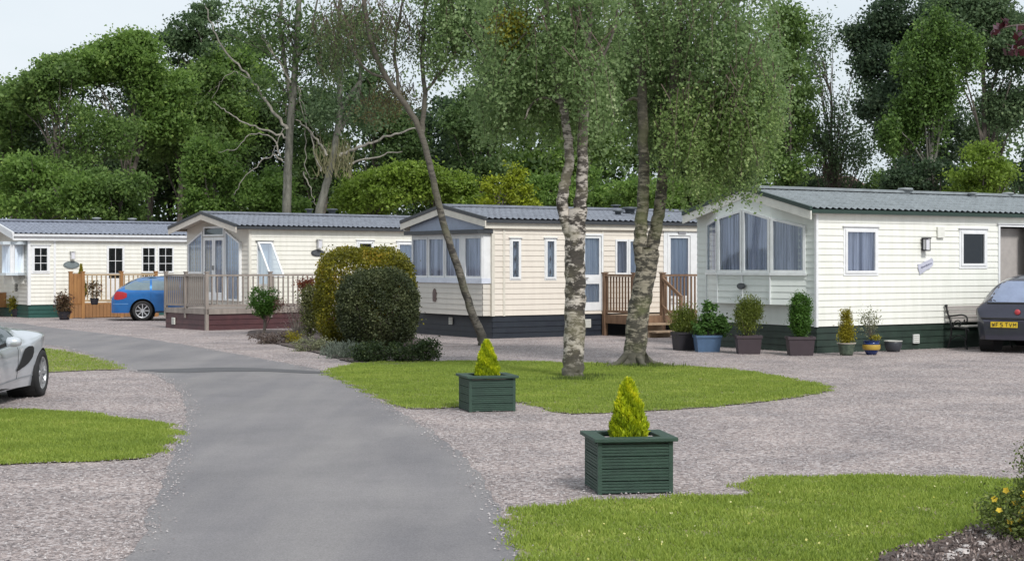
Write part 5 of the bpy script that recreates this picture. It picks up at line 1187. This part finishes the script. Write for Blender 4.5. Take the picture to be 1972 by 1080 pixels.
strands(rt, [LB(1070, 60, dB-.5, 60, 60, .3), LB(1130, 120, dB-.5, 40, 70, .3)], 150, 113, WB, .055, 24, (.3, .9), .09, 30)
strands(rt, [LB(985, 40, dB, 35, 35, .4)], 90, 112, leafmat('yellowing birch leaf', (.2, .2, .02), (.4, .38, .05)), .05, 26, (.1, .5), .09, 10)
rebase(rt)
# forked birch
p = GP(1221, 705); dC = p.y; rt = empty('birch_tree', p, 'stout mossy birch forking at railing height, in front of the brown deck', 'tree', 0, 'birches on the island lawn'); mb = MB()
stemtube(mb, [(1220, 710), (1221, 698), (1224, 660), (1228, 610), (1237, 560), (1246, 515), (1250, 480)], dC, .205, .17, 31, .16, 20)
stemtube(mb, [(1240, 525), (1233, 470), (1237, 400), (1240, 320), (1237, 220), (1236, 120), (1232, 20), (1228, -120)], dC, .13, .06, 32, 0, 14)
stemtube(mb, [(1248, 515), (1258, 465), (1268, 415), (1275, 360), (1280, 300), (1292, 220), (1300, 120), (1312, 20), (1320, -100)], dC+.1, .125, .06, 33, 0, 14)
for i, (a, b, c_, d_) in enumerate((((1285, 280), (1340, 200), (1400, 150), (1440, 190)), ((1296, 180), (1360, 90), (1430, 50), (1490, 100)), ((1236, 150), (1200, 80), (1180, 20), (1150, -40)), ((1236, 200), (1220, 190), (1190, 210), (1175, 250)), ((1305, 80), (1370, 10), (1450, -20), (1500, 30)))): stemtube(mb, [a, b, c_, d_], dC, .04, .012, 40+i, n=7)
for a in (-2.6, -1.2, .4, 1.3):                                 # surface roots
    b0 = WP(1221, 700, dC); mb.tube([b0+Vector((math.cos(a)*.12, math.sin(a)*.12, .16)), b0+Vector((math.cos(a)*.35, math.sin(a)*.3, .0)), b0+Vector((math.cos(a)*.7, math.sin(a)*.5, -.06))], [.08, .05, .02], 8)
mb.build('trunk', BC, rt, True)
strands(rt, [LB(1260, 60, dC+1.3, 130, 80, .9), LB(1380, 60, dC, 130, 90, 1.4), LB(1450, 140, dC-.3, 75, 90, 1.0), LB(1340, 180, dC+.5, 80, 80, 1.1), LB(1180, 130, dC+.6, 50, 80, .7), LB(1300, -60, dC, 220, 60, 1.5)], 2000, 121, WB, .058, 25, (.3, 1.2), .10, 260)
strands(rt, [LB(1440, 185, dC-.5, 80, 90, .9), LB(1400, 235, dC, 70, 60, .8), LB(1350, 270, dC+.3, 50, 50, .6), LB(1320, 220, dC-.5, 60, 80, .7)], 640, 122, WB2, .055, 26, (.35, 1.25), .08, 160)
strands(rt, [LB(1245, 40, dC-.5, 50, 50, .3)], 90, 125, WB, .055, 24, (.3, .9), .09, 20)
strands(rt, [LB(1435, 315, dC+.6, 26, 25, .3)], 60, 124, WB, .05, 30, (.3, .62), .06, 30)
strands(rt, [LB(1270, 200, dC+.8, 50, 90, .5)], 240, 123, WB, .05, 20, (.3, .9), .1, 60)
rebase(rt)
# tufts at the foot of the birches
rr = RS(130); C = []
for (px, py, n, s_) in ((1103, 733, 500, .28), (1140, 727, 200, .2), (1222, 706, 700, .42), (1262, 708, 250, .35)):
    q = GP(px, py); C.append(np.stack([q.x+rr.normal(0, s_*.7, n), q.y+rr.normal(0, s_*.5, n), rr.uniform(.01, .05, n)], 1))
C = np.concatenate(C); tag(npmesh('long_grass', leaves(C, None, .09, rr, .12, .8), 4, leafmat('long grass', (.05, .08, .015), (.15, .2, .04)), None, rr.uniform(0, 1, len(C))), kind='stuff')

# ---------------------------------------------------------------- woodland behind
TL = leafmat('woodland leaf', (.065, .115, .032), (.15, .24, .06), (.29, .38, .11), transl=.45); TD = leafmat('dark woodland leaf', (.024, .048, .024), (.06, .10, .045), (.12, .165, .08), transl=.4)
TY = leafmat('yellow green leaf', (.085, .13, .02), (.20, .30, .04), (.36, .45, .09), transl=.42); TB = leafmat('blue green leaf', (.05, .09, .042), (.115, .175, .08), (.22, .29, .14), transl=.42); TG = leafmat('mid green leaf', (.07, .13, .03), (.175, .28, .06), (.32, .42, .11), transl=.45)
def tree(px, d, lobes, m, label, n, per=40, cr_=.55, size=.16, seed=1, flat=.6, droop=0, trunk=(.2, .06), kind='tree', bark=None, limbs=14, name='woodland_tree', shell=.35, stemtop=None, asp=.6, up=None, group='woodland behind the caravans', cat='tree'):
    X = (px-CX)*d/F; rt = empty(name, (X, d, 0), label, cat, 0, group); r = RS(seed)
    L = []
    for (lx, ly, rx, ry) in lobes:
        q = WP(lx, ly, d); L.append((q.x-X, r.uniform(-1, 1)*.5, q.z, rx*d/F, max(.8, rx*d/F*.8), ry*d/F))
    S = []                                   # boughs: every big lobe is broken into smaller uneven ones
    for (x, y, z, a, b, c) in L:
        k = int(np.clip(a*c*3.2, 12, 34))
        for u in unit(r, k):
            f = r.uniform(.35, 1.0)**.6; q = r.uniform(.28, .5)
            S.append((x+u[0]*a*f*.86, y+u[1]*b*f*.8, z+u[2]*c*f*.86, a*q*1.15, b*q, c*q*.8))
    C, t, cc = crown_pts(S, int(n*1.15), per, cr_*.85, r, flat, .2, droop); C[:, 2] = np.maximum(C[:, 2], .05)
    npmesh('crown', leaves(C, t, size, r, asp, up), 4, m, rt, t)
    mb = MB(); rnd = random.Random(seed); top = max(l[2] for l in L); tz = (stemtop or top*.85); ml = max(L, key=lambda l: l[3]*l[5])
    tr = grown([(0, 0, 0), (rnd.uniform(-.2, .2), 0, tz*.3), (ml[0]*.5, ml[1]*.5, tz*.6), (ml[0], ml[1], tz)], 5, .05, rnd); mb.tube(tr, rads(len(tr), trunk[0], trunk[1]), 8)
    for k in range(limbs):
        e = Vector(cc[k*len(cc)//max(1, limbs)]); i = min(len(tr)-2, max(2, int(len(tr)*min(.9, max(.12, e.z/tz*rnd.uniform(.45, .92)))))); s_ = tr[i]
        mid = s_.lerp(e, .5)+Vector((0, 0, .25)); mb.tube(grown([s_, mid, e], 4, .04, rnd), rads(9, trunk[1]*.8, .012), 5)
    mb.build('trunk', bark or BARK, rt, True); return rt
T = tree
# far dark backdrop of the wood
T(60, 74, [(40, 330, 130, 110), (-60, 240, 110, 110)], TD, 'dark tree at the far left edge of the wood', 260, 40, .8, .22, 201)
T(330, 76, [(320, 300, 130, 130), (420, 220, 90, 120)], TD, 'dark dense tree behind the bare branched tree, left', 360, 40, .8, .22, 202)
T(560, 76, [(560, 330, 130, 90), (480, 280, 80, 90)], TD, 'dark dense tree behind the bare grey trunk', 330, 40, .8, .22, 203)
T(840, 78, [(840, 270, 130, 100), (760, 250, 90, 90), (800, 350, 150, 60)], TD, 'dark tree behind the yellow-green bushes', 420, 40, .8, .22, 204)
T(1040, 76, [(1020, 260, 120, 110), (1100, 180, 110, 110), (1040, 350, 120, 60)], TG, 'mid green tree seen between leaning and white birch', 480, 40, .75, .2, 205)
T(1230, 78, [(1200, 280, 110, 90), (1300, 300, 110, 90), (1260, 150, 130, 120)], TL, 'green tree behind the forked birch', 480, 40, .75, .2, 206)
T(1450, 80, [(1440, 260, 110, 120), (1460, 120, 100, 120)], TL, 'tall green tree behind the weeping crown', 380, 40, .75, .2, 207)
# left wood
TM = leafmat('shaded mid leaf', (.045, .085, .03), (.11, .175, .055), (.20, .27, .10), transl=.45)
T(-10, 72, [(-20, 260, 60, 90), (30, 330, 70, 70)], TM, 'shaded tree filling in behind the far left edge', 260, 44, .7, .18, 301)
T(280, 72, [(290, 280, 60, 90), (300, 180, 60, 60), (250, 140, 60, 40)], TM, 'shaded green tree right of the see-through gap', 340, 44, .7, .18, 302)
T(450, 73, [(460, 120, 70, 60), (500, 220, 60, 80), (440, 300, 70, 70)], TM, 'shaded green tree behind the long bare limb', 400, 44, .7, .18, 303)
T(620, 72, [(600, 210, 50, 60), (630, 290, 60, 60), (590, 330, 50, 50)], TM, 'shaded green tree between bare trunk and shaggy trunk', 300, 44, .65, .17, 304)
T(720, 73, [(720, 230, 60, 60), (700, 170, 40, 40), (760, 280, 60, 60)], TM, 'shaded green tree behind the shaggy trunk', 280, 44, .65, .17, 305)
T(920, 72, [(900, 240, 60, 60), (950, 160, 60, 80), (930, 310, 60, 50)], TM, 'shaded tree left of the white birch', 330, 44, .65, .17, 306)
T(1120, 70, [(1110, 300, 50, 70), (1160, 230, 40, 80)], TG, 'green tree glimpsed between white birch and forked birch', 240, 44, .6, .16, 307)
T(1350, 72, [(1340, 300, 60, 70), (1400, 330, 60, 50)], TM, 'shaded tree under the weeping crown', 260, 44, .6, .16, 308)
T(30, 66, [(30, 210, 60, 60), (10, 330, 70, 80), (-20, 250, 60, 90)], TL, 'leafy tree on the left edge', 330, 44, .6, .17, 211, group='left wood')
T(120, 64, [(110, 150, 60, 42), (50, 180, 50, 40)], TL, 'round-topped green tree, second from the left', 250, 44, .55, .16, 212)
T(215, 65, [(215, 110, 75, 45), (150, 130, 60, 34), (290, 150, 70, 60), (320, 210, 60, 70), (250, 85, 50, 30)], TG, 'broad lighter-topped tree against the sky at left', 600, 44, .6, .16, 213)
T(180, 67, [(170, 255, 130, 90)], TB, 'thin see-through tree with many slender stems, sky showing through', 300, 17, .8, .14, 214, limbs=34, trunk=(.08, .025))
T(150, 63, [(120, 215, 50, 40), (190, 230, 60, 40), (150, 290, 90, 45), (230, 270, 50, 50)], TL, 'loosely leaved small tree filling the gap low on the left', 260, 22, .55, .14, 310, limbs=20, trunk=(.08, .02), stemtop=7)
T(95, 68, [(70, 260, 40, 80)], TB, 'slender leafy tree left of the see-through gap', 70, 36, .55, .16, 219)
T(350, 68, [(350, 250, 80, 90), (400, 160, 60, 80)], TL, 'tall green tree just left of the bare limbs', 300, 42, .65, .17, 215)
T(380, 70, [(375, 60, 45, 30), (365, 110, 48, 40), (400, 20, 38, 22), (345, 75, 30, 25), (430, 100, 55, 50)], TB, 'blue-green feathery conifer-like crown rising to the top edge', 210, 40, .55, .17, 216, .4, name='tall_tree')
T(470, 70, [(470, 150, 60, 60), (440, 230, 70, 70)], TG, 'green tree between conifer-like crown and bare trunk', 200, 42, .65, .17, 217)
T(90, 60, [(60, 380, 90, 70), (20, 330, 50, 50), (150, 370, 60, 50)], TG, 'rounded light green bush above the far left roof', 260, 44, .5, .15, 221, name='bush', cat='bush')
T(230, 60, [(230, 390, 80, 60), (190, 350, 50, 40)], TL, 'darker bush above the roof of the far left caravan', 220, 44, .5, .15, 222, name='bush', cat='bush')
T(410, 60, [(410, 310, 62, 48), (380, 370, 45, 60), (440, 380, 50, 50), (390, 285, 40, 30)], TG, 'light green bush with arching top below the bare limbs', 300, 44, .45, .14, 223, name='bush', cat='bush')
T(530, 60, [(520, 380, 60, 55), (560, 400, 40, 40)], TG, 'green bush at the foot of the bare grey trunk', 190, 44, .45, .14, 224, name='bush', cat='bush')
T(720, 60, [(710, 375, 70, 55), (680, 400, 50, 40), (740, 340, 40, 30)], TY, 'yellow-green bush right of the shaggy stump', 260, 46, .42, .13, 225, name='bush', cat='bush')
T(850, 60, [(850, 360, 70, 60), (810, 340, 45, 40), (905, 375, 50, 45)], TY, 'yellow-green bush behind the leaning trunk', 280, 46, .42, .13, 226, name='bush', cat='bush')
T(975, 59, [(950, 375, 22, 50), (990, 370, 20, 55), (1015, 385, 25, 40)], leafmat('lime leaf', (.12, .15, .01), (.27, .33, .02), (.42, .45, .05)), 'upright lime coloured shrub behind the beige roof', 120, 40, .3, .12, 227, name='bush', cat='bush')
T(1080, 61, [(1060, 380, 60, 45), (1130, 370, 60, 50)], TG, 'green bush behind the white birch above the beige roof', 210, 44, .45, .14, 228, name='bush', cat='bush')
T(1310, 60, [(1230, 380, 55, 40), (1310, 375, 65, 50), (1370, 390, 45, 40)], TG, 'green bush between beige caravan roof and the nearest gable', 230, 44, .45, .14, 229, name='bush', cat='bush')
T(1520, 62, [(1500, 310, 60, 90), (1525, 200, 50, 110), (1500, 80, 50, 80)], TL, 'loose green tree at the right side of the weeping crown', 260, 36, .55, .15, 230)
# right side
T(1610, 64, [(1600, 230, 75, 150), (1565, 110, 45, 90), (1640, 320, 60, 50)], TB, 'wispy small-leaved tree with sky behind, right of the weeping birch', 420, 19, .7, .12, 241, .8, limbs=90, trunk=(.12, .03), name='wispy_tree', stemtop=9)
T(1720, 60, [(1720, 50, 75, 80), (1750, 170, 95, 100), (1700, 230, 50, 60), (1790, 290, 80, 80), (1672, 110, 30, 50), (1820, 60, 60, 80)], leafmat('deep green leaf', (.028, .055, .03), (.065, .105, .052), (.12, .17, .09), transl=.4), 'very dark broad tree right of the sky gap', 1050, 44, .5, .14, 242)
T(1790, 52, [(1760, 130, 60, 60), (1800, 200, 60, 80), (1740, 230, 45, 60), (1840, 130, 60, 80), (1790, 60, 50, 40)], leafmat('weeping light leaf', (.045, .09, .02), (.10, .18, .035), (.20, .29, .07)), 'paler weeping tree in front of the very dark tree', 520, 46, .42, .11, 243, .7, .8, bark=BARKG)
T(1900, 56, [(1890, 60, 100, 90), (1950, 170, 70, 90), (1840, 30, 60, 50)], TB, 'large blue-green tree at the upper right edge', 620, 46, .5, .13, 244)
T(1930, 60, [(1925, 250, 80, 80)], TB, 'thin tree with sky glimpses at the right edge', 200, 26, .6, .13, 245, limbs=40)
T(1895, 48, [(1890, 325, 30, 55), (1870, 355, 40, 30), (1925, 350, 42, 35)], TY, 'golden-green conifer above the nearest roof at right', 190, 44, .34, .10, 246, name='conifer')
T(1800, 50, [(1790, 350, 60, 40), (1740, 340, 30, 45)], TD, 'dark shrub above the nearest roof', 180, 40, .4, .11, 247, name='bush', cat='bush')
T(1590, 66, [(1560, 360, 70, 22), (1620, 365, 50, 18)], TD, 'low dark hedge line under the sky gap', 150, 40, .45, .14, 248, name='bush', cat='bush')
T(1720, 66, [(1710, 350, 50, 30)], TL, 'small green tree beside the brown roofed house', 80, 40, .45, .14, 249, name='bush', cat='bush')
T(1970, 50, [(1985, 330, 50, 60)], TD, 'dark bush cut by the right edge above the roof', 90, 40, .45, .12, 250, name='bush', cat='bush')
# undergrowth that closes the foot of the wood
rr = RS(260); n = 90000; X = rr.uniform(-36, 36, n); HT = np.where(X < 13.5, 6.6, np.where(X < 19, 5.0, 6.4)); C = np.stack([X, 73+rr.uniform(0, 12, n), rr.uniform(0, 1, n)**1.05*(HT+.7*np.sin(X*.6)+.6*np.sin(X*1.7)+.4*np.sin(X*4.1))], 1)
C = C[~((C[:, 0] > 12) & (C[:, 0] < 16) & (C[:, 2] > 3.9))]
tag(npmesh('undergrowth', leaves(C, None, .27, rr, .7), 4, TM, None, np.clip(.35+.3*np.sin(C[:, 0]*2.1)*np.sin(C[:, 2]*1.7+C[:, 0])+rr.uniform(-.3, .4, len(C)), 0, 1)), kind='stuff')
# distant brick house
ho = empty('house', (15.6, 78, 0), 'distant brown-roofed house glimpsed between trees under the sky gap', 'house', .3)
m = MB(); m.box(-2, 2, -3, 3, 0, 4.2); m.build('wall', mat('brown brick', (.20, .12, .09), .9, scale=12), ho)
m = MB(); m.quad((-2.3, -3.3, 4.1), (2.3, -3.3, 4.1), (1.2, 0, 6.0), (-1.2, 0, 6.0)); m.quad((2.3, 3.3, 4.1), (-2.3, 3.3, 4.1), (-1.2, 0, 6.0), (1.2, 0, 6.0)); m.quad((-2.3, 3.3, 4.1), (-2.3, -3.3, 4.1), (-1.2, 0, 6)); m.quad((2.3, -3.3, 4.1), (2.3, 3.3, 4.1), (1.2, 0, 6)); rf = m.build('roof', mat('brown tile', (.17, .11, .10), .8, scale=10), ho)
m = MB(); m.box(-.3, .3, -.3, .3, 5.5, 6.6); m.build('chimney', mat('brown brick', (0, 0, 0)), rf)
# bare-limbed grey tree
d = 57; rt = empty('bare_limbed_tree', Vector(((557-CX)*d/F, d, 0)), 'tall grey-trunked tree with long bare limbs reaching left', 'tree', 0, 'woodland behind the caravans'); mb = MB()
DB = mat('dead limb', (.30, .28, .235), .9, col2=(.15, .14, .12), scale=5)
stemtube(mb, [(553, 620), (552, 400), (556, 300), (560, 230), (566, 160), (572, 80), (576, 0), (578, -60)], d, .18, .09, 61, 0, 10)
stemtube(mb, [(560, 190), (548, 120), (540, 50), (545, -40)], d, .09, .05, 62, n=8); stemtube(mb, [(570, 120), (600, 50), (615, -20)], d, .06, .03, 67, n=7)
mb.build('trunk', BARKG, rt, True); mb = MB()
for k, (P, a) in enumerate((([(553, 248), (520, 205), (480, 150), (435, 100), (405, 40), (395, 10)], .085), ([(552, 265), (510, 250), (470, 235), (430, 210), (410, 195)], .06), ([(540, 300), (520, 262), (480, 262), (455, 285), (420, 292)], .045),
      ([(545, 310), (530, 300), (505, 310), (470, 345), (450, 375)], .05), ([(560, 160), (520, 90), (480, 30), (455, -10)], .05), ([(552, 240), (535, 270), (525, 295)], .04), ([(480, 150), (450, 140), (425, 160), (408, 190)], .03), ([(535, 120), (500, 60), (490, -10)], .04),
      ([(575, 170), (590, 220), (610, 260), (640, 300)], .03), ([(585, 330), (600, 370), (612, 400)], .04), ([(588, 250), (590, 330), (612, 345)], .03))):
    stemtube(mb, P, d-.4, a*.75, a*.2, 70+k, n=7, wob=.05)
mb.build('limbs', DB, rt, True)
rs = RS(66); C, t, cc = crown_pts([LB(480, 50, d, 60, 60), LB(560, 70, d, 70, 80), LB(620, 100, d, 50, 80), LB(520, 170, d, 50, 50)], 340, 17, .6, rs, .7, .1)
npmesh('crown', leaves(C, t, .13, rs, .6), 4, TM, rt, t); mb = MB(); rnd = random.Random(9)
for i in range(0, 260, 5): e = Vector(cc[i]); s_ = Vector((WP(565, 0, d).x+rnd.uniform(-.3, .3), d, e.z-rnd.uniform(.3, 1.4))); mb.tube([s_, s_.lerp(e, .5)+Vector((0, 0, .15)), e], [.022, .014, .006], 4)
mb.build('twigs', BARK, rt); rebase(rt)
# shaggy stump tree
d = 56.5; rt = empty('shaggy_tree', Vector(((625-CX)*d/F, d, 0)), 'shaggy trunk sprouting upright shoots, leaning right, between bare tree and yellow bush', 'tree', 0, 'woodland behind the caravans'); mb = MB()
stemtube(mb, [(608, 620), (612, 440), (622, 380), (640, 310), (652, 240), (670, 190), (700, 150)], d, .2, .07, 81, .1, 10); stemtube(mb, [(650, 260), (655, 180), (652, 90), (655, 0), (655, -50)], d, .13, .05, 82, n=8)
stemtube(mb, [(655, 250), (690, 180), (695, 90), (700, 0)], d, .1, .04, 83, n=8); mb.build('trunk', BARKG, rt, True); mb = MB()
for k, (P, a) in enumerate((([(655, 300), (700, 280), (750, 262), (802, 248)], .07), ([(680, 315), (730, 300), (775, 292)], .04), ([(630, 300), (610, 270), (590, 245), (570, 230)], .05), ([(618, 330), (600, 270), (580, 200), (572, 165)], .03))): stemtube(mb, P, d-.3, a, a*.4, 90+k, n=7, wob=.05)
mb.build('limbs', DB, rt, True); mb = MB()
for k in range(150):
    s_ = WP(rnd.uniform(612, 680), rnd.uniform(300, 345), d)+Vector((0, rnd.uniform(-.5, .3), 0)); mb.tube([s_, s_+Vector((rnd.uniform(-.25, .25), rnd.uniform(-.1, .1), rnd.uniform(.3, 1.0)))], [.013, .004], 4)
mb.build('shoots', mat('straw shoots', (.20, .19, .10), .9), rt)
rs = RS(68); C, t, cc = crown_pts([LB(650, 100, d, 60, 90), LB(700, 70, d, 50, 80), LB(625, 210, d, 50, 50), LB(700, 210, d, 50, 50)], 380, 22, .5, rs, .7, .1); npmesh('crown', leaves(C, t, .12, rs, .6), 4, TB, rt, t); rebase(rt)
# twig of a copper tree reaching in at the upper right, close to the camera
d = 9.5; b0 = WP(2100, 60, d); rt = empty('copper_tree_branch', b0*1.0, 'dark red leafy twig reaching in at the upper right corner', 'branch'); rs = RS(99)
MR = leafmat('copper leaf', (.03, .006, .010), (.07, .012, .016), (.20, .15, .19), transl=.15); mb = MB()
A = WP(2110, 20, d); mb.tube(grown([A, WP(2030, 45, d), WP(1950, 50, d), WP(1912, 62, d)], 5), rads(16, .012, .003), 5); mb.tube(grown([WP(2040, 45, d), WP(1985, 80, d), WP(1950, 96, d)], 5), rads(11, .006, .002), 5); mb.build('twig', BARK, rt)
C = []
for (x, y, n, s_) in ((1912, 58, 5, 9), (1935, 46, 7, 9), (1960, 60, 6, 10), (1952, 95, 10, 11), (1968, 78, 6, 9), (1990, 60, 14, 18), (2020, 70, 30, 30)):
    for k in range(n): q = WP(x+rs.normal(0, s_*.6), y+rs.normal(0, s_*.6), d); C.append((q.x, q.y+rs.normal(0, .04), q.z))
C = np.array(C); npmesh('leaves', leaves(C, None, .062, rs, .62), 4, MR, rt, rs.uniform(0, 1, len(C))); rebase(rt)
